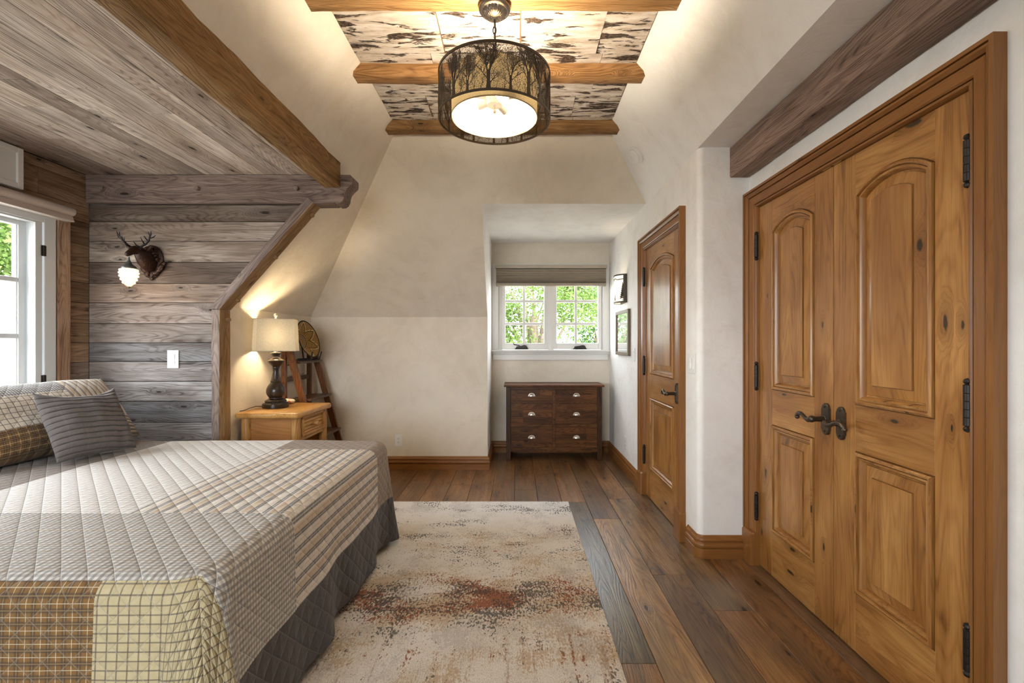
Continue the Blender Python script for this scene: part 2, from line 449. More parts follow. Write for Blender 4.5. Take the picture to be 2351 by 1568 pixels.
Q = [m_cloth('quilt_brown_microcheck', f_dark, thread=THR), m_cloth('quilt_light_plaid', f_light, thread=(.85, .85, .86)), m_cloth('quilt_ticking_stripe', f_stripe, thread=THR),
     m_cloth('quilt_grey_check', f_grey, thread=(.78, .77, .76)), m_cloth('quilt_ochre_plaid', f_brown, thread=(.5, .42, .3)), m_cloth('quilt_cream_windowpane', f_pane, thread=(.72, .66, .5)),
     m_cloth('quilt_charcoal', f_char, thread=(.26, .24, .23), sx=.10, sy=.10), m_cloth('quilt_far_check', f_far, thread=THR), m_cloth('quilt_gingham', f_gingham)]
SH = [m_cloth('sham_gingham', f_gingham, bd=.003), m_cloth('sham_windowpane', f_paneS, bd=.003), m_cloth('sham_brown_plaid', f_brown, bd=.003), m_cloth('sham_stripe', f_vstripe, bd=.003), m_cloth('sham_bar_stripe', f_hstripe, bd=.003)]
def m_pill():
    g = G('grey_pintuck_cotton'); u, v, _ = g.sep(g.uv())
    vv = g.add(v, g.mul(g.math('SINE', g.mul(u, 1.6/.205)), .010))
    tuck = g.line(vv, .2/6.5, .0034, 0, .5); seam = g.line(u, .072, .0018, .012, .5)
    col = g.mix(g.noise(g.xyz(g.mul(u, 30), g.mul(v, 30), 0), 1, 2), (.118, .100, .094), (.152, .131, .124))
    col = g.mix(g.mul(tuck, .5), col, (.045, .038, .036)); col = g.mix(g.mul(seam, .25), col, (.26, .23, .22))  # dark tuck lines paint in the shade of the fold creases
    w = g.noise(g.xyz(g.mul(u, 45), g.mul(v, 14), 0), 1, 3)
    return g.done(g.bsdf(col, .85, 0, g.bump(g.add(g.mul(w, .5), g.mul(tuck, -1.0)), .006), .15, **{'Sheen Weight': .15}))
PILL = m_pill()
MATT = plain('mattress_ticking', (.62, .60, .56), .9)
# ------------------------------------------------------------------ room measurements (metres, camera at origin looking +Y)
YB, YA, XL, XR, XC = 4.78, 5.53, -2.16, 1.127, 1.441
ZK, ZS, ZC, K = 1.60, 2.54, 3.01, .87
XA, YN, YRET, YREAR, XW = -.305, 3.40, 2.82, -2.0, -3.10
def slopeX(z): return XL + K*(z-ZK)            # left slope
def slopeY(z): return YB - K*(z-ZK)            # back slope
def slopeR(z): return XR - K*(z-ZS)            # right slope
R = random.Random(4)

def sheet(name, polys, mat, label, cat, thick=None):
    mb = MB()
    for p in polys: mb.poly(p)
    return struct(mb.build(name, mat, recalc=False), label, cat)
def wall_cells(mb, us, zs, holes, f):
    """rectangular wall from a grid of cells, leaving openings out; f(u,z) gives the point"""
    U = sorted(set(us + [h[0] for h in holes] + [h[1] for h in holes])); Z = sorted(set(zs + [h[2] for h in holes] + [h[3] for h in holes]))
    for a, b in zip(U, U[1:]):
        for c, d in zip(Z, Z[1:]):
            cu, cz = (a+b)/2, (c+d)/2
            if any(h[0] < cu < h[1] and h[2] < cz < h[3] for h in holes): continue
            mb.poly([f(a, c), f(b, c), f(b, d), f(a, d)])

# walls and slopes
sheet('wall_back', [[(XL,YB,-.05),(XA,YB,-.05),(XA,YB,ZK),(XL,YB,ZK)]], PLASTER, 'low cream plaster knee wall behind the ladder shelf and the floor outlet', 'wall')
sheet('ceiling_slope_back', [[(XL,YB,ZK),(XA,YB,ZK),(XA,slopeY(ZS),ZS),(slopeX(ZS),slopeY(ZS),ZS)],
      [(slopeX(ZS),slopeY(ZS),ZS),(XR,slopeY(ZS),ZS),(slopeR(ZC),slopeY(ZC),ZC),(slopeX(ZC),slopeY(ZC),ZC)]], PLASTER, 'sloping cream plaster facing the camera above the knee wall and around the dormer', 'ceiling')
sheet('ceiling_slope_left', [[(XL,YB,ZK),(XL,YN,ZK),(slopeX(ZS),YN,ZS),(slopeX(ZS),slopeY(ZS),ZS)],
      [(slopeX(ZS),YREAR,ZS),(slopeX(ZS),slopeY(ZS),ZS),(slopeX(ZC),slopeY(ZC),ZC),(slopeX(ZC),YREAR,ZC)]], PLASTER, 'sloping cream plaster above the bed alcove beam and behind the table lamp', 'ceiling')
sheet('ceiling_slope_right', [[(XR,YREAR,ZS),(XR,slopeY(ZS),ZS),(slopeR(ZC),slopeY(ZC),ZC),(slopeR(ZC),YREAR,ZC)]], PLASTER_W, 'sloping white plaster above the doors, running up to the birch bark ceiling', 'ceiling')
sheet('wall_left', [[(XL,YN,-.05),(XL,YB,-.05),(XL,YB,ZK),(XL,YN,ZK)]], PLASTER, 'low cream plaster wall beside the nightstand', 'wall')
sheet('wall_alcove_left', [[(XA,YB,-.05),(XA,YA,-.05),(XA,YA,ZS),(XA,slopeY(ZS),ZS),(XA,YB,ZK)]], PLASTER_W, 'narrow white plaster cheek of the dormer, opposite the mirror', 'wall')
mb = MB(); wall_cells(mb, [XA, XR], [-.05, ZS], [(-.262, 1.084, 1.245, 2.235)], lambda u, z: (u, YA, z))
struct(mb.build('wall_alcove_back', PLASTER, recalc=False), 'plaster wall under and over the dormer window', 'wall')
sheet('ceiling_alcove', [[(XA,slopeY(ZS),ZS),(XR,slopeY(ZS),ZS),(XR,YA,ZS),(XA,YA,ZS)]], PLASTER_W, 'flat white plaster ceiling of the dormer', 'ceiling')
# right wall with rounded corner
RC = .035
mb = MB()
wall_cells(mb, [YRET+RC, YA], [-.05, ZS], [(3.125, 3.995, -1, 2.15)], lambda u, z: (XR, u, z))
for k in range(8):
    a0, a1 = pi/2*k/8, pi/2*(k+1)/8
    p = [(XR+RC-RC*cos(a), YRET+RC-RC*sin(a)) for a in (a0, a1)]
    mb.poly([(*p[0],-.05),(*p[1],-.05),(*p[1],ZS),(*p[0],ZS)])
mb.poly([(XR+RC,YRET,-.05),(XC,YRET,-.05),(XC,YRET,ZS),(XR+RC,YRET,ZS)])
struct(mb.build('wall_right', PLASTER_W, smooth=30, recalc=False), 'white plaster wall with rounded corner around the single door', 'wall')
mb = MB(); wall_cells(mb, [YREAR, YRET], [-.05, ZS], [(1.43, 2.725, -1, 2.15)], lambda u, z: (XC, u, z))
struct(mb.build('wall_closet', PLASTER_W, recalc=False), 'white plaster wall around the double closet doors', 'wall')
sheet('ceiling_soffit', [[(XR,YREAR,ZS),(XC,YREAR,ZS),(XC,YRET+.045,ZS),(XR,YRET+.045,ZS)]], PLASTER_W, 'plaster soffit strip beside the beam over the closet', 'ceiling')
# rear wall (behind the camera) with an opening added for fill daylight
gab = lambda z: (XW if z <= ZS else slopeX(z), XC if z <= ZS else slopeR(z))
mb = MB(); wall_cells(mb, [XW, XC], [-.05, ZS], [(-2.4, -.4, .80, 2.40)], lambda u, z: (u, YREAR, z))
mb.poly([(slopeX(ZS),YREAR,ZS),(XR,YREAR,ZS),(slopeR(ZC),YREAR,ZC),(slopeX(ZC),YREAR,ZC)])
struct(mb.build('wall_rear', PLASTER_W, recalc=False), 'plaster wall behind the camera with an opening added for fill daylight', 'wall')

# floor boards
mb = MB(); x = -3.1
joints = {.38: [1.888, 3.80, 5.4], .58: [.4, 3.44], .78: [.9, 2.61, 3.88], .98: [.2, 2.26, 4.2], 1.18: [1.3, 3.1]}
tints = {(.38, 1): (.60,.74,.72), (.58, 1): (1.75,1.75,1.50), (.78, 2): (1.35,1.38,1.25), (.98, 1): (1.25,1.08,.84), (.98, 2): (1.10,1.12,1.05), (.78, 1): (.80,.80,.78), (1.18, 1): (1.1,.92,.72), (.38, 0): (1.2,1.1,.9), (.58, 2): (.78,.75,.72)}
edges = [round(-3.22 + .2*k, 2) for k in range(24)]
for e in edges:
    js = joints.get(e) or joints.get(round(e+.0, 2))
    if js is None:
        y = -2 + R.random()*1.2; js = []
        while y < 5.3: js.append(y); y += 1.2 + R.random()*.9
    ys = [YREAR] + list(js) + [YA]
    for k, (a, b) in enumerate(zip(ys, ys[1:])):
        t = tints.get((e, k))
        if t is None: q = R.uniform(.75, 1.18); t = (q*1.10, q*.98, q*.88)
        mb.tint = (*t, 1)
        x0, x1 = max(e, XW), min(e+.2, 1.50)
        if x1 - x0 < .01: continue
        mb.box(x0+.0009, x1-.0009, a+.0009, b-.0009, -.02, 0)
fl = struct(mb.build('floor', FLOORW, bevel=.0018, seg=1), 'wide brown oak floorboards', 'floor')
mb = MB(); mb.poly([(XW,YREAR,-.012),(1.5,YREAR,-.012),(1.5,YA,-.012),(XW,YA,-.012)])
mb.build('seam_backing', plain('floor_seam_dark', (.012, .008, .006), .9), fl, recalc=False)

# birch bark ceiling sheets
mb = MB(); y = YREAR
rows = [-2, -1.6, -1.2, -.8, -.4, 0, .4, .8, 1.2, 1.6, 2.05, 2.64, 3.09, 3.38, 3.56]
cols = {10: [-.41, .02, .46], 11: [-.5, .06, .5], 12: [-.62, .40], 13: [-.3, .42]}
for k, (a, b) in enumerate(zip(rows, rows[1:])):
    xs = [slopeX(ZC)] + (cols.get(k) or sorted(R.uniform(-.7, .6) for _ in range(2))) + [slopeR(ZC)]
    for c, d in zip(xs, xs[1:]):
        j = R.uniform(-.02, .02)
        mb.prism([(c+.0018,a+.0018,ZC-.004),(d-.0018,a+.0018,ZC-.004),(d-.0018+j*.3,b-.0018,ZC-.004),(c+.0018+j*.3,b-.0018,ZC-.004)], (0,0,.003))
ce = struct(mb.build('ceiling', BIRCH), 'flat ceiling strip covered with birch bark sheets', 'ceiling')
mb = MB(); mb.poly([(slopeX(ZC),YREAR,ZC),(slopeR(ZC),YREAR,ZC),(slopeR(ZC),slopeY(ZC),ZC),(slopeX(ZC),slopeY(ZC),ZC)])
mb.build('backing_board', TAN, ce, recalc=False)

# barn wood of the bed alcove
def jit(t, a=.05):
    j = 1+R.uniform(-a, a); return (*[max(.05, q*j) for q in t], 1)
BX = lambda z: -1.464 - .873*(2.33 - z) - .096 if z > 1.580 else -2.202        # edge of planks along the brace and post
rows = [2.330, 2.208, 2.067, 1.914, 1.760, 1.620, 1.469, 1.330, 1.194, 1.049, .904, .752, .61, .46, .31, .16, 0]
tl = [(.66,.58,.53), (1.10,1.02,.96), (1.25,1.19,1.12), (.62,.55,.51), (1.22,1.08,.98), (1.08,1.0,.96), (.97,.95,.95), (.68,.72,.79), (1.10,1.13,1.20), (1.12,1.15,1.22), (.64,.68,.76), (1.0,1.04,1.12)] + [(.8,.8,.8)]*5
mb = MB()
for k, (zt, zb) in enumerate(zip(rows, rows[1:])):
    mb.tint = jit([q_*.86 for q_ in tl[k]], .03)
    zt -= .0018; zb += .0018
    pts = [(XW,3.30,zb),(BX(zb),3.30,zb)]
    if zb < 1.580 < zt: pts.append((-2.216,3.30,1.580))
    pts += [(BX(zt),3.30,zt),(XW,3.30,zt)]
    mb.prism(pts, (0,.02,0))
wn = struct(mb.build('wall_niche', BARN_X, bevel=.0022, seg=1), 'weathered grey barn wood plank wall behind the deer sconce', 'wall')
mb = MB(); mb.poly([(XW,3.325,0),(BX(0),3.325,0),(-2.216,3.325,1.58),(BX(2.328),3.325,2.328),(XW,3.325,2.328)])
mb.poly([(XW,YN+.01,0),(XL,YN+.01,0),(XL,YN+.01,ZK),(slopeX(ZS),YN+.01,ZS),(XW,YN+.01,ZS)])
DARKG = plain('gap_dark', (.02, .015, .012), .9)
mb.build('backing_board', DARKG, wn, recalc=False)
mb = MB(); x = XW; k = 0
ct = [(1.0,.86,.78), (1.05,.93,.86), (1.3,1.2,1.12), (1.75,1.66,1.56), (1.85,1.80,1.72), (1.0,.93,.88), (1.9,1.86,1.80), (1.7,1.63,1.56), (1.95,1.92,1.86), (1.85,1.81,1.75), (1.5,1.42,1.34), (1.95,1.92,1.88), (1.75,1.67,1.60), (1.65,1.57,1.50)]  # first planks, by the window, toned down to paint in the shade there
while x < -1.37:
    x1 = min(x + .132 + .02*R.random(), -1.37)
    y = YREAR; ys = [y]
    yy = YREAR + .5 + R.random()*1.3
    while yy < 3.0: ys.append(yy); yy += 1.0 + R.random()*1.1
    ys.append(3.30)
    for a, b in zip(ys, ys[1:]):
        mb.tint = jit(ct[k % len(ct)], .14)
        mb.box(x+.0014, x1-.0014, a+.001, b-.001, ZS, ZS+.018)
    x = x1; k += 1
cn = struct(mb.build('ceiling_niche', BARN_Y, bevel=.0024, seg=1), 'pale weathered plank ceiling over the bed', 'ceiling')
mb = MB(); mb.poly([(XW-.3,YREAR,ZS+.02),(slopeX(ZS),YREAR,ZS+.02),(slopeX(ZS),YN+.02,ZS+.02),(XW-.3,YN+.02,ZS+.02)])
mb.build('backing_board', DARKG, cn, recalc=False)
# window wall planks
WY0, WY1, WZ0, WZ1 = 1.25, 3.055, .62, 2.19
mb = MB()
rows2 = [2.538, 2.47, 2.30, 2.19, 2.03, 1.875, 1.76, 1.615, 1.47, 1.33, 1.19, 1.04, .90, .75, .62, .46, .31, .16, 0]
for k, (zt, zb) in enumerate(zip(rows2, rows2[1:])):
    segs = [(YREAR, WY0), (WY1, 3.30)] if zt <= WZ1+.001 and zb >= WZ0-.001 else [(YREAR, .8), (.8, 2.95 if k % 2 else 2.60), (2.95 if k % 2 else 2.60, 3.30)]
    for a, b in segs:
        q = R.uniform(.55, 1.0); mb.tint = (q*1.0, q*.74, q*.52, 1)
        if zt < 1.2: mb.tint = (q*1.1, q*.95, q*.84, 1)
        mb.box(XW-.02, XW, a+.001, b-.001, zb+.0014, zt-.0014)
ww = struct(mb.build('wall_window', BARN_Y, bevel=.002, seg=1), 'brown barn wood plank wall around the tall casement window', 'wall')
mb = MB(); wall_cells(mb, [YREAR, YN], [-.05, ZS+.02], [(WY0, WY1, WZ0, WZ1)], lambda u, z: (XW-.021, u, z))
mb.build('backing_board', DARKG, ww, recalc=False)
mb = MB(); mb.tint = (1.25, .98, .76, 1); mb.box(XW, XW+.022, 3.057, 3.142, 0, 2.19)
struct(mb.build('trim_1', BARN_Z, bevel=.003), 'knotty brown board upright beside the white casement frame', 'trim')

# ------------------------------------------------------------------ hewn timbers
def hewn(L, w, h, seed, n=None, amp=.006, ch=.008, tint=(1,1,1)):
    """beam along local X, centred on Y and Z"""
    mb = MB(); mb.tint = (*tint, 1); n = n or max(10, int(L/.06)); loops = []
    base = [(-w/2+ch,-h/2),(w/2-ch,-h/2),(w/2,-h/2+ch),(w/2,h/2-ch),(w/2-ch,h/2),(-w/2+ch,h/2),(-w/2,h/2-ch),(-w/2,-h/2+ch)]
    for i in range(n+1):
        x = -L/2 + L*i/n; lp = []
        for k, (a, b) in enumerate(base):
            e = k//2
            lp.append((x, a + amp*nz(x*3.2, e*9.1, seed) + .35*amp*nz(x*17, k*3.1, seed), b + amp*nz(x*3.0, e*5.7+40, seed) + .35*amp*nz(x*15, k*2.3, seed+3)))
        loops.append(lp)
    mb.loft(loops); return mb
def along(p0, p1, up):
    p0, p1, up = Vector(p0), Vector(p1), Vector(up)
    x = (p1-p0).normalized(); z = (up - x*up.dot(x)).normalized(); y = z.cross(x)
    m = Matrix(((x.x,y.x,z.x,0),(x.y,y.y,z.y,0),(x.z,y.z,z.z,0),(0,0,0,1)))
    return Matrix.Translation((p0+p1)/2) @ m
def peg(parent, c, d, mat, r=.0165, l=.05):
    mb = MB(); d = Vector(d).normalized(); c = Vector(c)
    mb.tube([c - d*.004, c + d*l*.5, c + d*(l*.5+.003)], [r, r, r*.7], 10)
    return mb.build('wooden_peg', mat, parent, smooth=40)

CB = 'ceiling beams under the birch bark'
for (yc, lab, t) in ((2.17, 'rough hewn timber beam that the drum pendant hangs from', (1.18,1.08,.95)), (2.79, 'middle rough hewn timber beam crossing the birch bark ceiling, behind the pendant', (1.05,.92,.80)), (3.485, 'rough hewn timber beam at the far end of the birch bark', (.88,.80,.72))):
    o = hewn(1.86 if yc < 3 else 1.80, .122, .115, yc*3, amp=.007, ch=.02, tint=t).build('ceiling_beam', HEWN, smooth=50, matrix=along((-1.0,yc,2.999),(.86,yc,2.999),(0,0,1)) if yc < 3 else along((-.985,yc,2.999),(.80,yc,2.999),(0,0,1)))
    tag(o, lab, 'beam', CB, 'thing')
o = hewn(3.268-YREAR-.01, .111, .19, 1.7, amp=.009, ch=.006, tint=(.92,.86,.74)).build('ceiling_beam', HEWN, smooth=50, matrix=along((-1.3205,YREAR+.005,2.535),(-1.3205,3.262,2.535),(0,0,1)))
tag(o, 'long brown timber beam running towards the camera along the edge of the plank ceiling', 'beam', None, 'thing')
o = hewn(YRET-.005-YREAR, .118, .186, 5.1, amp=.006, ch=.006, tint=(1.25,1.1,1.02)).build('ceiling_beam', HEWNG, smooth=50, matrix=along((1.378,YREAR+.005,2.445),(1.378,YRET-.004,2.445),(0,0,1)))
tag(o, 'weathered timber beam above the double closet doors', 'beam', None, 'thing')

# tie beam with carved end
prof = [(-3.095,2.337),(-1.317,2.334),(-1.315,2.340),(-1.303,2.340),(-1.301,2.330),(-1.272,2.332),(-1.252,2.345),(-1.240,2.368),(-1.236,2.395),(-1.228,2.420),(-1.208,2.445),(-1.182,2.468),(-1.178,2.485),(-1.178,2.520),(-1.195,2.537),(-3.095,2.537)]
mb = MB(); mb.tint = (.94,.90,.92,1)
pr = []
for (a, b), (c, d) in zip(prof, prof[1:]+prof[:1]):
    n = max(1, int(hypot(c-a, d-b)/.06))
    for k in range(n): pr.append((a+(c-a)*k/n, b+(d-b)*k/n + (.003*nz(a+(c-a)*k/n, b, 2, 6) if a < -1.35 and b < 2.4 else 0)))
mb.loft([[(x, 3.268, z) for x, z in pr], [(x, 3.398, z) for x, z in pr]])
tb = mb.build('tie_beam', HEWNG, smooth=35, bevel=.004, origin=(-2.0,3.33,2.43))
tag(tb, 'grey timber tie beam with carved scroll end across the top of the plank wall', 'beam', None, 'thing')
for px in (-2.965, -2.285, -1.575): peg(tb, (px, 3.268, 2.435), (0,-1,0), HEWNG)
# brace and post: weathered fronts, warm sides
def two_face(name, L, w, dpt, seed, mtx, label, sideflip=1, tint=(1,1,1), cut=0):
    mb = hewn(L, w, dpt, seed, amp=.005, ch=.004, tint=tint)
    for k in range(8): mb.v[k].x += mb.v[k].y*cut          # bottom end sawn level
    for i, f in enumerate(mb.f):
        c = sum((mb.v[k] for k in f), Vector())/len(f)
        if c.y*sideflip > w*.30: mb.m[i] = 1
    o = mb.build(name, [HEWNG, HEWN], smooth=45, matrix=mtx)
    return tag(o, label, 'beam', None, 'thing')
# brace runs along the slope
e0, e1 = Vector((-2.122, 0, 1.575)), Vector((-1.464, 0, 2.327))
dv = (e1-e0).normalized(); nrm = Vector((dv.z, 0, -dv.x))          # towards the room
c0 = e0 - nrm*.028 + Vector((0,3.320,0)) - dv*.0285; c1 = e1 - nrm*.028 + Vector((0,3.320,0)) + dv*.012
mtx = along(c0, c1, (0,1,0))
fl_ = 1 if (mtx.to_3x3() @ Vector((0,1,0))).dot(nrm) > 0 else -1
br = two_face('brace_beam', (c1-c0).length, .062, .132, 3.3, mtx, 'slanting timber brace following the roof slope from the post up to the tie beam', fl_, (.92,.90,.92), fl_*dv.x/dv.z)
for t in (.10, .52, .93):
    q = e0.lerp(e1, t) + Vector((0,3.345,0)); peg(br, q, nrm, HEWN, .013, .045)
mtx = along((-2.162,3.331,.002),(-2.162,3.331,1.570),(0,1,0))
fl_ = 1 if (mtx.to_3x3() @ Vector((0,1,0))).x > 0 else -1
po = two_face('wall_post', 1.568, .062, .124, 8.8, mtx, 'upright timber post between the plank wall and the nightstand', fl_, (1.0,.98,.96))
peg(po, (-2.131,3.345,1.50), (1,0,0), HEWN, .014, .05)

# ------------------------------------------------------------------ baseboards
BP = [(.0015,0),(.021,0),(.021,.056),(.0165,.060),(.023,.066),(.0265,.076),(.0265,.086),(.021,.094),(.017,.097),(.0165,.101),(.021,.107),(.0205,.117),(.014,.126),(.0085,.131),(.0065,.138),(.0015,.140)]
def baseboard(name, path, side, mat, label):
    """path of wall points; side=+1 room on the left of travel"""
    P = [Vector((*p, 0)) for p in path]; offs = []
    for i, p in enumerate(P):
        ns = []
        if i > 0: d = (P[i]-P[i-1]).normalized(); ns.append(Vector((-d.y, d.x, 0))*side)
        if i < len(P)-1: d = (P[i+1]-P[i]).normalized(); ns.append(Vector((-d.y, d.x, 0))*side)
        n = sum(ns, Vector()).normalized(); offs.append(n/ max(.3, n.dot(ns[0])))
    mb = MB(); mb.loft([[(*(p + o*t).xy, z) for t, z in BP] for p, o in zip(P, offs)])
    return struct(mb.build(name, mat, smooth=40), label, 'baseboard')
baseboard('baseboard_back', [(XL+.0,YB),(XA,YB),(XA,YA-.001)], -1, TRIM_X, 'honey stained moulded baseboard along the back knee wall, turning into the dormer')
baseboard('baseboard_alcove', [(XA+.002,YA),(XR-.002,YA)], -1, TRIM_X, 'honey stained moulded baseboard behind the dresser')
baseboard('baseboard_right', [(XR,YA-.001),(XR,4.125)], -1, TRIM_Y, 'honey stained moulded baseboard between dresser and single door')
arc = [(XR+RC-RC*cos(a), YRET+RC-RC*sin(a)) for a in [pi/2*k/6 for k in range(7)]]
baseboard('baseboard_corner', [(XR,2.985)] + [arc[0], (XR, YRET+.0)] [:1] + arc[1:] + [(XC-.04,YRET)], -1, TRIM_X, 'honey stained moulded baseboard wrapping the plaster corner between the doors')
baseboard('baseboard_left', [(XL,YN+.01),(XL,YB-.03)], -1, TRIM_Y, 'honey stained moulded baseboard behind the nightstand')

# ------------------------------------------------------------------ doors
def outline(u0, u1, z0, z1, rise, d, n=14):
    """closed outline inset by d; z1 is shoulder height, rise the height of the arc over it"""
    a, b, c = u0+d, u1-d, z0+d
    if rise <= 0: return [(a,c),(b,c),(b,z1-d),(a,z1-d)]
    w = (u1-u0)/2; Rr = (w*w+rise*rise)/(2*rise); cu, cz = (u0+u1)/2, z1+rise-Rr
    r = Rr-d; h = (b-a)/2; th = math.asin(min(1, h/r))
    pts = [(a,c),(b,c)]
    for k in range(n+1):
        t = th - 2*th*k/n; pts.append((cu + r*sin(t), cz + r*cos(t)))
    return pts
PANEL = [(0,0),(.0005,-.009),(.0035,-.009),(.004,.008),(.011,.012),(.017,.011),(.0195,.006),(.020,-.003),(.0225,-.003),(.023,.003),(.031,.003),(.036,-.004),(.040,-.018),(.0455,-.018),(.047,-.013),(.087,-.004),(.0875,-.008),(.0900,-.008),(.0905,.002),(.096,.002)]
def leaf(parent, fx, u0, u1, z0, z1, st=.132, name='door_leaf'):
    """one raised panel leaf, fx(u, w, z) with w outward"""
    a, b = u0+st, u1-st
    mb = MB(); mb.fn = lambda p: fx(*p); T = -.036
    q = lambda: (lambda t: (t*1.0, t*.98, t*.96, 1))(R.uniform(.92, 1.06))
    for s0, s1 in ((u0, a), (b, u1)): mb.tint = q(); mb.mi = 0; mb.box(s0+.0003, s1-.0003, T, 0, z0, z1)
    mb.mi = 1
    mb.tint = q(); mb.box(a, b, T, 0, z0, .262)
    mb.tint = q(); mb.box(a, b, T, 0, .868, 1.066)
    mb.tint = q(); arcp = outline(a, b, 1.066, 1.957, .067, 0)[2:]
    mb.prism([(u, 0, z) for u, z in arcp] + [(a,0,z1),(b,0,z1)], (0, T, 0))
    mb.build(name, [DOOR_V, DOOR_H], parent, bevel=.0012, seg=1)
    for nm, (pz0, pz1, rise) in (('upper_panel', (1.066,1.957,.067)), ('lower_panel', (.262,.868,0))):
        mb = MB(); mb.fn = lambda p: fx(*p); mb.tint = q()
        loops = [[(u, w, z) for u, z in outline(a, b, pz0, pz1, rise, d)] for d, w in PANEL]
        mb.loft(loops, True, False, True)
        mb.build(nm, DOOR_V, parent, smooth=35)
CAS = [(.0,-.045),(.0,.008),(.004,.015),(.011,.017),(.0145,.012),(.015,.004),(.018,.004),(.0185,.014),(.024,.019),(.060,.024),(.0635,.022),(.064,.012),(.067,.012),(.0675,.026),(.078,.036),(.086,.037),(.087,.028),(.0895,.028),(.090,.042),(.104,.042),(.104,-.002)]
def casing(parent, fx, u0, u1, zt, plinth=.20):
    mb = MB(); mb.fn = lambda p: fx(*p); mb.mi = 0
    def side(s, u):
        mb.loft([[(u + s*d, w, plinth) for d, w in CAS], [(u + s*d, w, zt+d) for d, w in CAS]], True)
    side(-1, u0); side(1, u1); mb.mi = 1
    mb.loft([[(u0-d, w, zt+d) for d, w in CAS], [(u1+d, w, zt+d) for d, w in CAS]], True)
    mb.build('casing', [TRIM_V, TRIM_Y], parent, smooth=30)
    for s, u in ((-1, u0), (1, u1)):
        mb = MB(); mb.fn = lambda p: fx(*p)
        x0, x1 = sorted((u - s*.002, u + s*.109)); P = [(x0,-.045),(x0,.030),(x0+.005,.047),(x1-.005,.047),(x1,.040),(x1,-.001)]
        if s < 0: P = [(x1,-.045),(x1,.030),(x1-.005,.047),(x0+.005,.047),(x0,.040),(x0,-.001)]
        ch = [(x0+x1)/2]
        mb.loft([[(a, w, .001) for a, w in P], [(a, w, plinth-.014) for a, w in P], [(a+(ch[0]-a)*.04, w-.007 if w > 0 else w, plinth) for a, w in P]])
        mb.build('plinth_block', TRIM_V, parent, bevel=.0015)
def hinge(parent, fx, u, w, z, l=.128, r=.0115):
    mb = MB(); mb.fn = lambda p: fx(*p)
    pr = [(.002,-l/2-.022),(.0095,-l/2-.018),(.0115,-l/2-.010),(.007,-l/2-.003),(r,-l/2)]
    for k in range(1, 5): pr += [(r,-l/2+l*k/5-.001),(r*.86,-l/2+l*k/5),(r,-l/2+l*k/5+.001)]
    pr += [(r,l/2),(.007,l/2+.003),(.0115,l/2+.010),(.0095,l/2+.018),(.002,l/2+.022)]
    mb.lathe(pr, (u, w, z), 14)
    mb.build('hinge', DARKIRON, parent, smooth=40)
def lever(parent, fx, u, z, sgn):
    mb = MB(); mb.fn = lambda p: fx(*p)
    H, Wd = .074, .0255; pts = []
    for k in range(9): t = pi*k/8; pts.append((.0215*cos(t), .052 + .022*sin(t)))
    P = [(Wd,-.050),(Wd,.050)] + pts + [(-Wd,.050),(-Wd,-.050)] + [(-a,-b) for a, b in pts]
    loops = [[(u+a*s, w, z+b*s) for a, b in P] for s, w in ((1,0),(1,.009),(.95,.0125))]
    mb.loft(loops); 
    e = mb.build('handle_plate', BRONZE, parent, smooth=30)
    mb = MB(); mb.fn = lambda p: fx(*p)
    mb.lathe([(.004,.0),(.004,.0022),(.001,.003)], (u, .0125, z+.056), 10, 'Y'); mb.lathe([(.004,0),(.004,.0022),(.001,.003)], (u, .0125, z-.056), 10, 'Y')
    mb.build('screw_heads', DARKIRON, e, smooth=40)
    mb = MB(); mb.fn = lambda p: fx(*p)
    mb.lathe([(.017,.012),(.017,.016),(.0125,.018),(.0115,.058),(.014,.066),(.016,.073),(.0135,.082),(.006,.087)], (u, 0, z), 18, 'Y')
    path = [(0,.076,0),(.018,.078,-.006),(.036,.078,-.002),(.055,.078,.009),(.074,.077,.016),(.094,.075,.014),(.108,.072,.004),(.114,.070,-.008)]
    mb.tube([(u+sgn*a, w, z+b) for a, w, b in path], [.013,.012,.0095,.0085,.0085,.0095,.0105,.008], 12)
    mb.ell((u+sgn*.112, .071, z-.007), (.0115,.011,.0105))
    mb.build('lever_handle', BRONZE, parent, smooth=50)

fxC = lambda u, w, z: (XC - w, u, z)
fxCd = lambda u, w, z: (XC + .006 - w, u, z)
d1 = thing('door_1', 'double knotty alder closet doors with arched raised panels and bronze levers', 'door', (XC, 2.08, 0)); d1['kind'] = 'structure'
for nm, (a, b) in (('door_leaf', (1.443,2.0765)), ('door_leaf', (2.0800,2.709))):
    leaf(d1, fxCd, a, b, .010, 2.137)
casing(d1, fxC, 1.440, 2.712, 2.140)
for z in (.357, 1.132, 1.906):
    hinge(d1, fxC, 1.4405, .013, z); hinge(d1, fxC, 2.7115, .013, z)
lever(d1, fxCd, 2.120, .975, 1); lever(d1, fxCd, 2.022, .972, -1)
for u in (2.045, 2.115):
    mb = MB(); mb.fn = lambda p: fxC(*p); mb.box(u-.028, u+.028, -.008, .0025, 2.1375, 2.1415); mb.build('catch_plate', BRASS, d1)
mb = MB(); mb.poly([(XC+.055,1.3,0),(XC+.055,2.8,0),(XC+.055,2.8,2.2),(XC+.055,1.3,2.2)]); mb.build('dark_interior', DARKG, d1, recalc=False)
fxR = lambda u, w, z: (XR - w, u, z)
fxRd = lambda u, w, z: (XR + .006 - w, u, z)
d2 = thing('door_2', 'single knotty alder door with arched raised panel beside the wall mirror', 'door', (XR, 3.56, 0)); d2['kind'] = 'structure'
leaf(d2, fxRd, 3.140, 3.980, .010, 2.137)
casing(d2, fxR, 3.137, 3.983, 2.140)
for z in (.357, 1.132, 1.906): hinge(d2, fxR, 3.982, .013, z)
lever(d2, fxRd, 3.205, .972, 1)
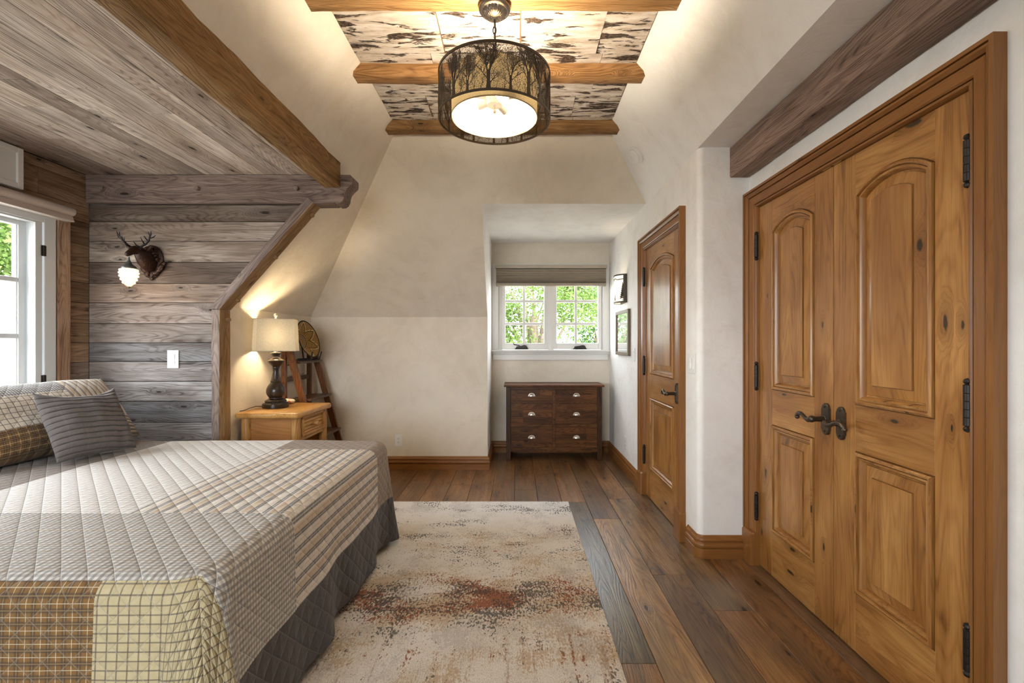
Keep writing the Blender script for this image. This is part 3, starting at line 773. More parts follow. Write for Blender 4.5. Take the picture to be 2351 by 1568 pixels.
mb = MB(); mb.poly([(XR+.055,3.05,0),(XR+.055,4.05,0),(XR+.055,4.05,2.2),(XR+.055,3.05,2.2)]); mb.build('dark_interior', DARKG, d2, recalc=False)

# ------------------------------------------------------------------ windows
def pane_grid(parent, fx, u0, u1, z0, z1, us, zs, mw, d0, d1, mat):
    mb = MB(); mb.fn = lambda p: fx(*p)
    for u in us: mb.box(u-mw/2, u+mw/2, d0, d1, z0, z1)
    for z in zs: mb.box(u0, u1, d0+.001, d1+.001, z-mw/2, z+mw/2)
    mb.build('muntins', mat, parent, bevel=.003)
def frame(mb, u0, u1, z0, z1, t, d0, d1, tb=None):
    tb = t if tb is None else tb
    mb.box(u0, u0+t, d0, d1, z0, z1); mb.box(u1-t, u1, d0, d1, z0, z1)
    mb.box(u0+t, u1-t, d0, d1, z1-t, z1); mb.box(u0+t, u1-t, d0, d1, z0, z0+tb)
# dormer window
fxA = lambda u, w, z: (u, YA - w, z)
w2 = thing('window_2', 'white twin casement window with six-pane sashes over the dresser', 'window', (.41, YA, 1.245)); w2['kind'] = 'structure'
mb = MB(); mb.fn = lambda p: fxA(*p)
frame(mb, -.262, 1.084, 1.232, 2.235, .042, -.14, .0, .014); mb.box(.378, .447, -.14, .006, 1.245, 2.20); mb.box(.398, .427, -.14, .016, 1.245, 2.20); mb.box(-.221, -.177, -.10, -.022, 1.246, 2.19); mb.box(1.036, 1.043, -.10, -.022, 1.246, 2.19)
mb.build('jamb_frame', WHITE, w2, bevel=.003)
mb = MB(); mb.fn = lambda p: fxA(*p)
mb.box(XA+.002, -.222, .001, .018, 1.246, 2.285); mb.box(1.050, XR-.002, .001, .018, 1.246, 2.285); mb.box(-.222, 1.05, .001, .018, 2.20, 2.285)
mb.build('casing', WHITE, w2, bevel=.003)
for a, b, g0, g1, c in ((-.178, .378, -.144, .330, .0905), (.447, 1.037, .489, .963, .7235)):
    mb = MB(); mb.fn = lambda p: fxA(*p); frame(mb, a, b, 1.25, 2.16, .042, -.075, -.012, .075); mb.build('sash', WHITE, w2, bevel=.004)
    pane_grid(w2, fxA, g0, g1, 1.31, 2.12, [c], [1.561, 1.837], .030, -.058, -.020, WHITE)
    mb = MB(); mb.fn = lambda p: fxA(*p); mb.poly([(g0-.02,-.04,1.30),(g1+.02,-.04,1.30),(g1+.02,-.04,2.13),(g0-.02,-.04,2.13)]); mb.build('glass_pane', GLASS, w2, recalc=False)
mb = MB(); mb.fn = lambda p: fxA(*p)
mb.box(XA+.002, XR-.002, .001, .052, 1.223, 1.245); mb.box(XA+.004, XR-.004, .001, .036, 1.206, 1.2225); mb.box(XA+.006, XR-.006, .001, .030, 1.192, 1.2055); mb.box(XA+.02, XR-.02, .001, .018, 1.122, 1.1915)
mb.build('sill', WHITE, w2, bevel=.004)
for u, up in ((.06, 1), (.768, 0)):
    mb = MB(); mb.fn = lambda p: fxA(*p)
    mb.prism([(u-.075,-.010,1.258),(u+.075,-.010,1.258),(u+.070,-.010,1.275),(u+.055,-.010,1.30),(u+.03,-.010,1.306),(u,-.010,1.296),(u-.06,-.010,1.288)], (0,.035,0))
    mb.box(u-.082, u+.082, -.011, .034, 1.252, 1.262)
    hd = mb.build('crank_handle', plain('bronze_crank_%d' % up, (.035,.032,.03), .4, .5), w2, bevel=.005)
    if up:
        mb = MB(); mb.fn = lambda p: fxA(*p); mb.tube([(u-.02,.03,1.295),(u-.06,.034,1.304),(u-.09,.036,1.310),(u-.098,.036,1.326)], [.006,.006,.007,.005], 8); mb.build('crank_arm', DARKIRON, hd, smooth=50)
# tall casement by the bed
fxW = lambda u, w, z: (XW + w, u, z)
w1 = thing('window_1', 'tall white casement window behind the bed pillows', 'window', (XW, 2.15, WZ0)); w1['kind'] = 'structure'
mb = MB(); mb.fn = lambda p: fxW(*p)
frame(mb, WY0-.06, 3.045, WZ0-.04, 2.19, .075, .001, .020, .075)
frame(mb, WY0, 3.05, WZ0, 2.185, .030, -.10, .001)
mb.build('frame', WHITE1, w1, bevel=.003)
def sash_w(a, b):
    mb = MB(); mb.fn = lambda p: fxW(*p)
    frame(mb, a, b, WZ0+.032, 2.147, .043, -.045, .012, .043)
    mb.build('inner_frame', WHITE1, w1, bevel=.002)
    mb = MB(); mb.fn = lambda p: fxW(*p)
    frame(mb, a+.028, b-.028, WZ0+.04, 2.135, .058, -.092, -.050, .058)
    frame(mb, a+.080, b-.080, WZ0+.09, 2.083+.004, .012, -.088, -.058)
    mb.build('sash', WHITE1, w1, bevel=.002)
    pane_grid(w1, fxW, a+.09, b-.09, WZ0+.1, 2.075, [(a+b)/2], [1.018, 1.373, 1.728], .030, -.082, -.050, WHITE1)
    mb = MB(); mb.fn = lambda p: fxW(*p); mb.poly([(a+.085,-.07,WZ0+.09),(b-.085,-.07,WZ0+.09),(b-.085,-.07,2.085),(a+.085,-.07,2.085)]); mb.build('glass_pane', GLASS, w1, recalc=False)
sash_w(2.112, 2.964); sash_w(1.256, 2.110)
for z in (1.93, 1.085, .75):
    mb = MB(); mb.fn = lambda p: fxW(*p); mb.tube([(2.968,.018,z-.035),(2.968,.018,z+.035)], .007, 10); mb.box(2.955, 2.98, .012, .0215, z-.034, z+.034); mb.build('hinge', DARKIRON, w1, smooth=40)
# rear window, unseen, added to bring in fill daylight
fxB = lambda u, w, z: (u, YREAR + w, z)
w3 = thing('fill_window', 'unseen white window added behind the camera to let in fill daylight', 'window', (-1.4, YREAR, .80)); w3['kind'] = 'structure'
mb = MB(); mb.fn = lambda p: fxB(*p); frame(mb, -2.45, -.35, .75, 2.45, .07, -.06, .02); mb.box(-1.43, -1.37, -.05, .01, .82, 2.38); mb.build('frame', WHITE, w3)
mb = MB(); mb.poly([(-2.4,YREAR-.02,.8),(-.4,YREAR-.02,.8),(-.4,YREAR-.02,2.4),(-2.4,YREAR-.02,2.4)]); mb.build('glass_pane', GLASS, w3, recalc=False)
# ------------------------------------------------------------------ rug
mb = MB(); mb.box(-1.60, .430, .75, 3.787, .0005, .011)
tag(mb.build('area_rug', RUG, bevel=.003), 'cream distressed area rug with rust and charcoal streaks, half under the bed', 'rug')

# ------------------------------------------------------------------ bed
BX0, BXE, BY0, BY1, BZ = -3.02, -.845, 1.235, 3.035, .68
bed = thing('bed', 'wide bed hidden under the patchwork quilt', 'bed', (-1.95, 2.13, .012))
mb = MB(); mb.box(-3.0, BXE-.03, BY0+.035, BY1-.035, .40, BZ-.025); mb.build('mattress', MATT, bed, bevel=.05, seg=3)
mb = MB(); mb.box(-3.0, BXE-.04, BY0+.045, BY1-.045, .17, .398); mb.build('box_base', MATT, bed, bevel=.02)
for x in (-2.9, -1.0):
    for y in (BY0+.12, BY1-.12):
        mb = MB(); mb.lathe([(.03,.013 if x > -2 else .001),(.038,.172)], (x, y, 0), 14); mb.build('leg', LADDER, bed, smooth=40)
mb = MB(); mb.box(-3.065, -3.02, BY0+.02, BY1-.06, .013, .96); mb.build('headboard', LADDER_Y, bed, bevel=.01)

# quilt draped over the bed
RCO, RF = .11, .055
UE, V0, V1, DM = BXE, BY0, BY1, .672
def drape(u, v):
    """flat cloth point -> place"""
    u1, va, vb = UE-RCO, V0+RCO, V1-RCO
    a = max(0, u-u1); b = (va-v if v < va else (v-vb if v > vb else 0)); sg = -1 if v < va else 1
    qx, qy = min(u, u1), min(max(v, va), vb)
    if a > 0 and b > 0:
        h = hypot(a, b); m = max(a, b); dx, dy, D = a/h, b/h*sg, m
    elif a > 0: dx, dy, D = 1, 0, a
    elif b > 0: dx, dy, D = 0, sg, b
    else: dx = dy = D = 0
    pf = max(qx-BX0, 0)*0 + qy*1.0 if dy == 0 else qx + 3
    ang = atan2(dy, dx) if D else 0
    per = (qy + ang*.42) if dx > .01 else (qx if dy < 0 else qx + 9)
    z0 = BZ + .006*nz(u*2.1, v*2.1, 1) - .010*max(0, 1-abs(D-RCO)/.12)*0
    cloth = .0
    if D <= RCO - RF: r, z = D, z0
    else:
        s = D - (RCO-RF); arc = RF*pi/2
        if s < arc: t = s/RF; r = RCO-RF + RF*sin(t); z = z0 - RF*(1-cos(t))
        else:
            dn = s - arc; f = dn/(DM-.16)
            wave = .014*sin(per*10.5 + .6) + .010*sin(per*19 + 2.0) + .010*nz(per*4, 0, 3)
            cor = abs(dx*dy)*2
            flare = .015*f + .055*cor*f + wave*f*f*(1 + 1.6*cor)
            r = RCO + max(flare, -.012*f); z = z0 - RF - dn*(.985)
            if z < .020: r += (.020-z)*.7; z = .020 + .004*sin(per*30)
    return (qx + dx*r, qy + dy*r, z)
def patch(u, v):
    a = u - UE; b = max(V0 - v, v - V1)
    lim = .335
    if a > lim or b > lim: return 6
    if v > V1 + .03 and u > -1.3: return 8
    if v > 2.735 and u > -1.455: return 7
    if v < V0 + .022: return 5 if u > -1.14 else 4
    if v < 1.715: return 3
    if u > -1.455: return 2
    if u > -2.26: return 1
    return 0
def cuts(lo, hi, step, must):
    P = sorted(set([lo, hi] + [m for m in must if lo < m < hi])); out = []
    for a, b in zip(P, P[1:]):
        n = max(1, round((b-a)/step)); out += [a + (b-a)*k/n for k in range(n)]
    return out + [hi]
us = cuts(BX0+.005, UE+DM-RCO+.05, .0165, [-2.26, -1.455, -1.3, -1.14, UE+.335, UE-RCO, UE])
vs = cuts(V0-(DM-RCO+.05), V1+(DM-RCO+.05), .0165, [V0+.022, 1.715, 2.735, V1+.03, V0-.335, V1+.335, V0+RCO, V1-RCO])
mb = MB(); idx = {}
for i, u in enumerate(us):
    for j, v in enumerate(vs): idx[i, j] = mb.add(drape(u, v))
for i in range(len(us)-1):
    for j in range(len(vs)-1):
        u, v = (us[i]+us[i+1])/2, (vs[j]+vs[j+1])/2
        mb.mi = patch(u, v)
        mb.face((idx[i,j], idx[i+1,j], idx[i+1,j+1], idx[i,j+1]), [(us[i],vs[j]),(us[i+1],vs[j]),(us[i+1],vs[j+1]),(us[i],vs[j+1])])
q = mb.build('patchwork_quilt', Q, smooth=180, recalc=False)
md = q.modifiers.new('thick', 'SOLIDIFY'); md.thickness = .008; md.offset = 1.0
tag(q, 'patchwork quilt of plaids and ticking stripes with charcoal border, draped over the bed', 'quilt')

# ------------------------------------------------------------------ pillows
def cushion(w, h, t, n, pinch, mtx, mats, name, pick, pleat=0, uvs=1.0, p=2.6, sag=0.0, seed=0, flange=0):
    mb = MB(); ids = {}
    for side in (1, -1):
        for i in range(n+1):
            for j in range(n+1):
                s, r = -1+2*i/n, -1+2*j/n
                if side < 0 and (i in (0, n) or j in (0, n)): ids[side,i,j] = ids[1,i,j]; continue
                sx = abs(s)/(1-flange) if flange else abs(s); sy = abs(r)/(1-flange) if flange else abs(r)
                th = t/2*max(0, 1-min(1, sx)**p)**.55*max(0, 1-min(1, sy)**p)**.55
                x = w/2*s*(1-pinch*(1-r*r)*abs(s)**3); y = h/2*r*(1-pinch*(1-s*s)*abs(r)**3)
                y -= sag*(1-s*s)*max(0, r)**2
                z = side*th*(1+.10*nz(s*1.6, r*1.6, seed+side*4)) + .006*nz(s*3, r*3, seed)
                if pleat and side > 0:
                    rr = (r+.05*sin(s*1.6))*pleat
                    fr = rr - math.floor(rr)
                    dd = min(fr, 1-fr); ph = .5 if -.22 < s < .12 else 0
                    z += (-.0085*math.exp(-(dd/.13)**2)*(.55+.45*abs(cos((s+.2)*9))) + .002*nz(s*4, r*6, seed))*min(1, th/.02)
                    z += .003*sin(s*9+1)*th/t*2
                ids[side,i,j] = mb.add((x, y, z))
        for i in range(n):
            for j in range(n):
                s, r = -1+2*(i+.5)/n, -1+2*(j+.5)/n
                mb.mi = pick(s, r) if side > 0 else pick(s, r)
                f = (ids[side,i,j], ids[side,i+1,j], ids[side,i+1,j+1], ids[side,i,j+1])
                uv = [(w/2*(-1+2*a/n)*uvs, h/2*(-1+2*b/n)*uvs) for a, b in ((i,j),(i+1,j),(i+1,j+1),(i,j+1))]
                mb.face(f if side > 0 else f[::-1], uv if side > 0 else uv[::-1])
    return mb.build(name, mats, smooth=180, matrix=mtx, recalc=False)
def lean(c, th, yaw=0.0, roll=0.0):
    b = Vector((-sin(th), 0, cos(th))); a = Vector((0, 1, 0)); n = Vector((cos(th), 0, sin(th)))
    m = Matrix(((a.x,b.x,n.x,0),(a.y,b.y,n.y,0),(a.z,b.z,n.z,0),(0,0,0,1)))
    return Matrix.Translation(Vector(c)) @ Matrix.Rotation(yaw, 4, 'Z') @ m @ Matrix.Rotation(roll, 4, 'Z')
def pk(s, r):
    if s > .24: return 4 if r < -.42 else 3
    if r > .42: return 0
    return 2 if r < -.40 else 1
sham = cushion(1.00, .465, .25, 60, .03, lean((-2.705, 2.575, .892), radians(36), radians(-3)), SH, 'pillow', pk, seed=2, p=3.0)
def rest(o, z):
    lo = min((W[o] @ v.co).z for v in o.data.vertices); o.location.z += z - lo
rest(sham, .6965)
tag(sham, 'big patchwork quilted pillow sham leaning back behind the small grey pillow', 'pillow')
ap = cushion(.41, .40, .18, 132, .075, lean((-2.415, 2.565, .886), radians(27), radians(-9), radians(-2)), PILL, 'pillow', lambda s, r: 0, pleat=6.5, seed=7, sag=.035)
rest(ap, .6965)
tag(ap, 'small grey pintucked accent pillow propped on the quilt', 'pillow')

# ------------------------------------------------------------------ nightstand
NX0, NX1, NY0, NY1, NZ = -2.152, -1.648, 3.452, 4.075, .796
ns = thing('nightstand', 'honey pine log nightstand with one small drawer, between the timber post and the ladder shelf', 'nightstand', (-1.90, 3.76, 0))
def wavy_slab(mb, x0, x1, y0, y1, z0, z1, r=.03, amp=.006):
    pts = []
    for cx, cy, a0 in ((x1-r, y0+r, -pi/2), (x1-r, y1-r, 0), (x0+r, y1-r, pi/2), (x0+r, y0+r, pi)):
        for k in range(6): a = a0 + pi/2*k/5; pts.append((cx+r*cos(a), cy+r*sin(a)))
    P = []
    for (a, b), (c, d) in zip(pts, pts[1:]+pts[:1]):
        n = max(1, int(hypot(c-a, d-b)/.03))
        for k in range(n): P.append((a+(c-a)*k/n, b+(d-b)*k/n))
    def lp(ins, z):
        o = []
        for x, y in P:
            cx, cy = (x0+x1)/2, (y0+y1)/2; L = hypot(x-cx, y-cy); w = amp*nz(x*9, y*9, z*30)
            o.append((x + (cx-x)/L*(ins+w), y + (cy-y)/L*(ins+w), z))
        return o
    mb.loft([lp(.012, z0), lp(.002, z0+.008), lp(0, (z0+z1)/2), lp(.003, z1-.006), lp(.012, z1)])
mb = MB(); wavy_slab(mb, NX0+.004, NX1, NY0, NY1, NZ-.044, NZ); mb.build('top', PINE_Y, ns, smooth=50)
def log(mb, p0, p1, r, seed, n=14):
    p0, p1 = Vector(p0), Vector(p1); L = (p1-p0).length; m = max(4, int(L/.035))
    mb.tube([p0.lerp(p1, k/m) + Vector((nz(k*.35, seed)*.004, nz(k*.35, seed+9)*.004, 0)) for k in range(m+1)], [r*(1 + .07*nz(k*.5, seed, 3) + .16*max(0, nz(k*.33, seed+4, 8)-.22)) for k in range(m+1)], n)
for x, y, sd in ((NX1-.062, NY0+.075, 1), (NX0+.062, NY0+.075, 2), (NX1-.062, NY1-.065, 3), (NX0+.062, NY1-.065, 4)):
    mb = MB(); log(mb, (x, y, .001), (x, y, NZ-.045), .036, sd*7.7); mb.build('leg', PINE_Z, ns, smooth=60)
for bx_ in ((NX0+.09, NX1-.09, NY0+.070, NY0+.086), (NX0+.09, NX1-.09, NY1-.076, NY1-.06), (NX0+.03, NX0+.045, NY0+.1, NY1-.09)):
    mb = MB(); mb.box(*bx_, .18, NZ-.05); mb.build('side_panel', PINE_X, ns)
for z0_, z1_ in ((.565, .58), (.18, .20)):
    mb = MB(); mb.box(NX0+.05, NX1-.055, NY0+.088, NY1-.078, z0_, z1_); mb.build('shelf_board', PINE_Y, ns)
for z0_ in (.572, .19):
    mb = MB(); log(mb, (NX1-.06, NY0+.10, z0_), (NX1-.06, NY1-.09, z0_), .020, 51+z0_); mb.build('rail', PINE_Y, ns, smooth=60)
dy0, dy1, dz0, dz1, dx = NY0+.125, NY1-.105, .598, .742, NX1-.045
mb = MB()
for k in range(5):
    z = dz0 + (dz1-dz0)*(k+.5)/5; log(mb, (dx-.012, dy0+.01, z), (dx-.012, dy1-.01, z), .0175, 60+k, 10)
mb.box(dx-.030, dx-.015, dy0, dy1, dz0, dz1)
dr = mb.build('drawer', PINE_Y, ns, smooth=60)
mb = MB()
for a, b in (((dy0, dz0), (dy1, dz0)), ((dy0, dz1), (dy1, dz1))): log(mb, (dx+.008, a[0]-.014, a[1]), (dx+.008, b[0]+.014, b[1]), .0165, a[1]*50, 10)
for y in (dy0, dy1): log(mb, (dx+.008, y, dz0), (dx+.008, y, dz1), .0165, y*40, 10)
mb.build('drawer_frame', PINE_Z, dr, smooth=60)
mb = MB(); mb.tube([(dx, (dy0+dy1)/2, .668), (dx+.045, (dy0+dy1)/2, .668), (dx+.052, (dy0+dy1)/2, .668)], [.018, .020, .015], 14); mb.build('knob', PINE_Z, dr, smooth=50)

# table lamp
LX, LY, LZ = -1.992, 3.765, NZ+.0015
lamp = thing('table_lamp', 'dark turned wood table lamp with linen shade, lit, on the pine nightstand', 'lamp', (LX, LY, LZ))
pr = [(.098,0),(.100,.006),(.100,.030),(.094,.037),(.082,.040),(.080,.046),(.083,.052),(.078,.060),(.062,.068),(.052,.074),(.050,.082),(.054,.087)]
pr += [(.060,.095),(.068,.110),(.0715,.130),(.070,.150),(.063,.170),(.052,.188),(.042,.200),(.037,.208),(.040,.212),(.040,.218),(.036,.222)]
pr += [(.033,.235),(.028,.262),(.024,.290),(.0235,.305),(.026,.318),(.030,.327),(.0285,.333),(.034,.341),(.050,.358),(.062,.372),(.066,.383),(.062,.392),(.050,.399),(.038,.404),(.030,.412),(.028,.420),(.032,.432),(.042,.444),(.043,.449),(.020,.453),(.004,.454)]
mb = MB(); mb.lathe(pr, (LX, LY, LZ), 40); mb.build('lamp_body', LAMPWOOD, lamp, smooth=40)
mb = MB(); mb.lathe([(.017,.452),(.017,.50),(.012,.503),(.012,.52)], (LX, LY, LZ), 16); mb.tube([(LX,LY,LZ+.52),(LX,LY,LZ+.752)], .003, 8); mb.build('socket', NICKEL, lamp, smooth=40)
mb = MB(); mb.lathe([(.006,.735),(.010,.738),(.006,.742),(.013,.750),(.0165,.760),(.013,.771),(.004,.776)], (LX, LY, LZ), 18); mb.build('finial', NICKEL, lamp, smooth=50)
TH = radians(29)
def rr(hx, hy, c, z): return [(LX+x*cos(TH)-y*sin(TH), LY+x*sin(TH)+y*cos(TH), z) for x, y in ((hx-c,-hy),(hx,-hy+c),(hx,hy-c),(hx-c,hy),(-hx+c,hy),(-hx,hy-c),(-hx,-hy+c),(-hx+c,-hy))]
SB, ST = 1.263, 1.524
SHT = plain('shade_piping', (.55, .48, .36), .8)
mb = MB(); hb, ht = (.172, .094), (.160, .086)
def sub(a, b, n): return a+(b-a)*n
mb.loft([rr(sub(hb[0],ht[0],k/4)-.0, sub(hb[1],ht[1],k/4), .028, sub(SB,ST,k/4)) for k in range(5)], True, False, False)
mb.build('lamp_shade', LINEN, lamp)
for z, h in ((SB, hb), (ST, ht)):
    mb = MB(); P = rr(h[0]+.001, h[1]+.001, .028, z); mb.tube(P + P[:1], .003, 6); mb.build('shade_trim', SHT, lamp, smooth=50)
mb = MB(); P0 = rr(ht[0], ht[1], .028, ST-.012)
for k in (1, 5): mb.tube([P0[k], (LX, LY, ST-.012)], .002, 6)
mb.build('shade_spider', NICKEL, lamp, smooth=50)
mb = MB(); mb.ell((LX, LY, LZ+.58), (.030,.030,.042)); mb.build('bulb', emit('bulb_warm', (1.0, .80, .52), 14), lamp, smooth=60)
mb = MB(); mb.tube([(LX-.095,LY-.03,LZ+.012),(LX-.12,LY-.08,LZ+.018),(LX-.132,LY-.15,LZ+.012),(LX-.139,LY-.20,LZ+.004),(LX-.143,LY-.215,LZ+.0035),(NX0+.006,LY-.235,LZ+.003)], .003, 8); mb.build('cord', BLACK, lamp, smooth=60)

# painted stone
mb = MB()
c = (-2.005, 3.985, NZ+.0235); M3 = Matrix.Rotation(.35, 3, 'Z')
mb.ell(c, (.062,.040,.0225), 24, 14, M3)
g = G('painted_stone'); x, y, z = g.sep(g.obj())
w = g.noise(g.obj(), 28, 1)
bandm = g.sm(g.math('ABSOLUTE', g.add(g.math('ABSOLUTE', g.add(x, g.mul(z, .4))), -.030)), .011, .007)
cap = g.sm(g.math('ABSOLUTE', g.add(x, .045)), .018, .012)
col = g.mix(cap, (.78, .74, .66), (.50, .62, .46)); col = g.mix(bandm, col, (.72, .22, .13)); col = g.mix(g.sm(w, .56, .6), col, (.80, .78, .70))
st = mb.build('painted_stone', g.done(g.bsdf(col, .4)), smooth=60, origin=c)
tag(st, 'small painted stone in white, red and green beside the lamp base', 'ornament')

# ------------------------------------------------------------------ ladder shelf
LA, LB = 4.13, 4.63
ls = thing('ladder_shelf', 'dark walnut A-frame ladder shelf in the corner behind the nightstand', 'shelf', (-1.95, 4.38, 0))
fx_ = lambda z: -1.68 - .279*z
for y in (LA, LB):
    mb = MB(); mb.box(-2.128, -2.088, y-.017, y+.017, .001, 1.42); mb.build('rear_post', LADDER, ls, bevel=.002)
    mb = MB(); mb.prism([(fx_(0)-.062, y-.015, .001), (fx_(0), y-.015, .001), (fx_(1.42), y-.015, 1.42), (fx_(1.42)-.062, y-.015, 1.42)], (0,.030,0)); mb.build('front_leg', LADDER, ls, bevel=.002)
for z in (.134, .476, .818, 1.160):
    mb = MB(); x1 = fx_(z)+.034
    mb.box(-2.085, x1, LA+.017, LB-.017, z-.022, z)
    mb.build('shelf', LADDER_Y, ls, bevel=.003)
    mb = MB(); mb.box(x1-.034-.001, x1, LA-.004, LA+.0165, z-.022, z) if 0 else mb.box(-2.08, x1-.10, LA-.002, LA+.016, z-.040, z-.0225); mb.build('bearer', LADDER_Y, ls)
mb = MB(); mb.box(-2.118, -2.100, LA+.018, LB-.018, .97, 1.01); mb.build('back_rail', LADDER_Y, ls)

# plate stand and basket
BZ0 = 1.1605; bc = Vector((-2.015, 4.385, 1.362))
nd = Vector((.955, -.06, .29)).normalized()                       # the way the bowl faces
zz = nd; xx = Vector((0,0,1)).cross(zz).normalized(); yy = zz.cross(xx)
BM = Matrix(((xx.x,yy.x,zz.x),(xx.y,yy.y,zz.y),(xx.z,yy.z,zz.z)))
stn = thing('plate_stand', 'black metal plate stand on the top shelf of the ladder', 'stand', (bc.x, bc.y, BZ0))
for s, nm in ((-1, 'prong'), (1, 'prong')):
    mb = MB(); o = Vector((bc.x, bc.y, 0)) + Vector((xx.x, xx.y, 0)).normalized()*s*.085; f = Vector((nd.x, nd.y, 0)).normalized()
    mb.tube([o - f*.105 + Vector((0,0,BZ0+.15)), o - f*.085 + Vector((0,0,BZ0+.008)), o + f*.075 + Vector((0,0,BZ0+.008)), o + f*.098 + Vector((0,0,BZ0+.085))], [.006,.007,.007,.006], 8)
    mb.build(nm, BLACK, stn, smooth=60)
mb = MB(); o = Vector((bc.x, bc.y, BZ0+.016)) - f*.05; s_ = Vector((xx.x, xx.y, 0)).normalized()*.085; mb.tube([o-s_, o+s_], .005, 8); mb.build('cross_bar', BLACK, stn, smooth=60)
def m_basket():
    g = G('coiled_basket'); x, y, z = g.sep(g.obj())
    r = g.math('SQRT', g.add(g.mul(x, x), g.mul(y, y))); a = g.math('ARCTAN2', y, x)
    coil = g.math('PINGPONG', r, .0055); sp = g.math('PINGPONG', g.add(g.mul(a, 1.0), g.mul(r, 3)), .055)
    straw = g.mix(g.noise(g.obj(), 60, 2), (.33, .185, .055), (.56, .36, .13))
    col = g.mix(g.sm(coil, .0024, .0012), straw, (.06, .035, .015))
    ray = g.math('PINGPONG', a, pi/6)
    star = g.sm(g.math('ABSOLUTE', g.add(g.add(r, -.085), g.mul(ray, -.14))), .010, .005)
    col = g.mix(g.mul(star, .6), col, (.035, .025, .018))
    dots = g.mul(g.sm(g.math('ABSOLUTE', g.add(g.add(r, -.10), g.mul(ray, -.14))), .008, .004), g.sm(sp, .030, .020))
    col = g.mix(dots, col, (.85, .74, .48))
    col = g.mix(g.sm(r, .172, .176), col, (.03, .022, .016))
    inn = g.mul(g.sm(r, .066, .062), g.sm(r, .026, .030))
    zig = g.sm(g.math('PINGPONG', g.add(g.mul(a, 3.2), g.mul(r, 60)), .5), .25, .35)
    col = g.mix(inn, col, g.mix(zig, (.03, .022, .016), (.62, .50, .28)))
    return g.done(g.bsdf(col, .75, 0, g.bump(coil, .01), .2))
mb = MB(); pr = [(.003,-.058),(.045,-.057),(.062,-.053),(.075,-.040),(.10,-.022),(.135,-.004),(.170,.012),(.184,.018),(.188,.014),(.172,.004),(.137,-.014),(.10,-.034),(.07,-.055),(.05,-.066),(.003,-.067)]
mb.lathe(pr, (0,0,0), 56)
bk = mb.build('woven_basket', m_basket(), smooth=50, matrix=Matrix.Translation(bc) @ BM.to_4x4())
tag(bk, 'round coiled straw basket with black star pattern displayed on the ladder shelf', 'basket')

# ------------------------------------------------------------------ dresser
DX0, DX1, DY0, DY1 = -.118, .964, 5.135, 5.495
dr_ = thing('dresser', 'dark brown six drawer dresser under the dormer window', 'dresser', (.423, 5.32, 0))
mb = MB(); mb.tint = (1.15,.95,.85,1); mb.box(-.142, .988, 5.110, 5.505, .833, .857); mb.build('top', DRESS_X, dr_, bevel=.004)
for x0 in (DX0, DX1-.052):
    for y0 in (DY0, DY1-.052):
        mb = MB(); mb.box(x0, x0+.052, y0, y0+.052, .001, .8325); mb.build('leg', DRESS_Z, dr_, bevel=.003)
for bx_ in ((DX0+.004, DX0+.024, DY0+.052, DY1-.052), (DX1-.024, DX1-.004, DY0+.052, DY1-.052), (DX0+.05, DX1-.05, DY1-.03, DY1-.015)):
    mb = MB(); mb.box(*bx_, .10, .8325); mb.build('side_panel', DRESS_Z, dr_)
mb = MB(); a, b = DX0+.052, DX1-.052
for z0, z1 in ((.803, .8325), (.645, .674), (.382, .414), (.100, .146)): mb.box(a, b, DY0+.004, DY0+.030, z0, z1)
mb.box(.405, .441, DY0+.0045, DY0+.030, .146, .803)
mb.build('front_frame', DRESS_X, dr_, bevel=.0015)
for (x0, x1) in ((-.064, .4035), (.4425, .9105)):
    for z0, z1, hz in ((.6755,.8015,.737), (.4155,.6435,.523), (.1475,.3805,.262)):
        mb = MB(); zz_ = z0
        nrow = 2 if z1-z0 < .15 else 3
        for k in range(nrow):
            za, zb = z0+(z1-z0)*k/nrow, z0+(z1-z0)*(k+1)/nrow
            xs = [x0, x0 + (x1-x0)*R.uniform(.25, .75), x1]
            for c, d in zip(xs, xs[1:]):
                q_ = R.uniform(.72, 1.3); mb.tint = (q_, q_*.95, q_*.9, 1)
                mb.box(c, d, DY0+.006, DY0+.026, za, zb)
        dw = mb.build('drawer', DRESS_X, dr_)
        mb = MB(); cx = (x0+x1)/2
        mb.prism([(cx-.040,DY0+.0055,hz-.012),(cx+.040,DY0+.0055,hz-.012),(cx+.038,DY0+.0055,hz+.004),(cx+.022,DY0+.0055,hz+.022),(cx,DY0+.0055,hz+.026),(cx-.022,DY0+.0055,hz+.022),(cx-.038,DY0+.0055,hz+.004)], (0,-.002,0))
        loops = []
        for k in range(9):
            t = pi*k/8; lp = []
            for m in range(7):
                p_ = pi/2*m/6; lp.append((cx - .031*cos(t), DY0+.0035 - .022*sin(t)*cos(p_), hz - .010 + .029*sin(t)*sin(p_)))
            loops.append(lp)
        mb.loft(loops, False, False, False)
        mb.build('cup_pull', NICKEL, dw, smooth=50)

# ------------------------------------------------------------------ cellular shade on the dormer window, roller shade by the bed
bs = thing('cellular_shade', 'taupe pleated cellular shade pulled half up on the dormer window', 'shade', (.41, 5.47, 2.01))
FAB = plain('taupe_shade', (.40, .345, .275), .85, var=.04)
mb = MB(); mb.box(-.255, 1.083, 5.44, 5.528, 2.222, 2.262); mb.build('headrail', plain('taupe_rail', (.46, .40, .32), .5), bs, bevel=.006)
mb = MB(); P = []
zt, n = 2.221, 8
zs = [2.221, 2.195, 2.165, 2.137, 2.110, 2.088, 2.070, 2.058, 2.048]
F = []; Bk = []
for k in range(len(zs)-1):
    F += [(5.470, zs[k]), (5.448, (zs[k]+zs[k+1])/2)]; Bk += [(5.490, zs[k]), (5.512, (zs[k]+zs[k+1])/2)]
F.append((5.470, zs[-1])); Bk.append((5.490, zs[-1]))
loop = F + Bk[::-1]
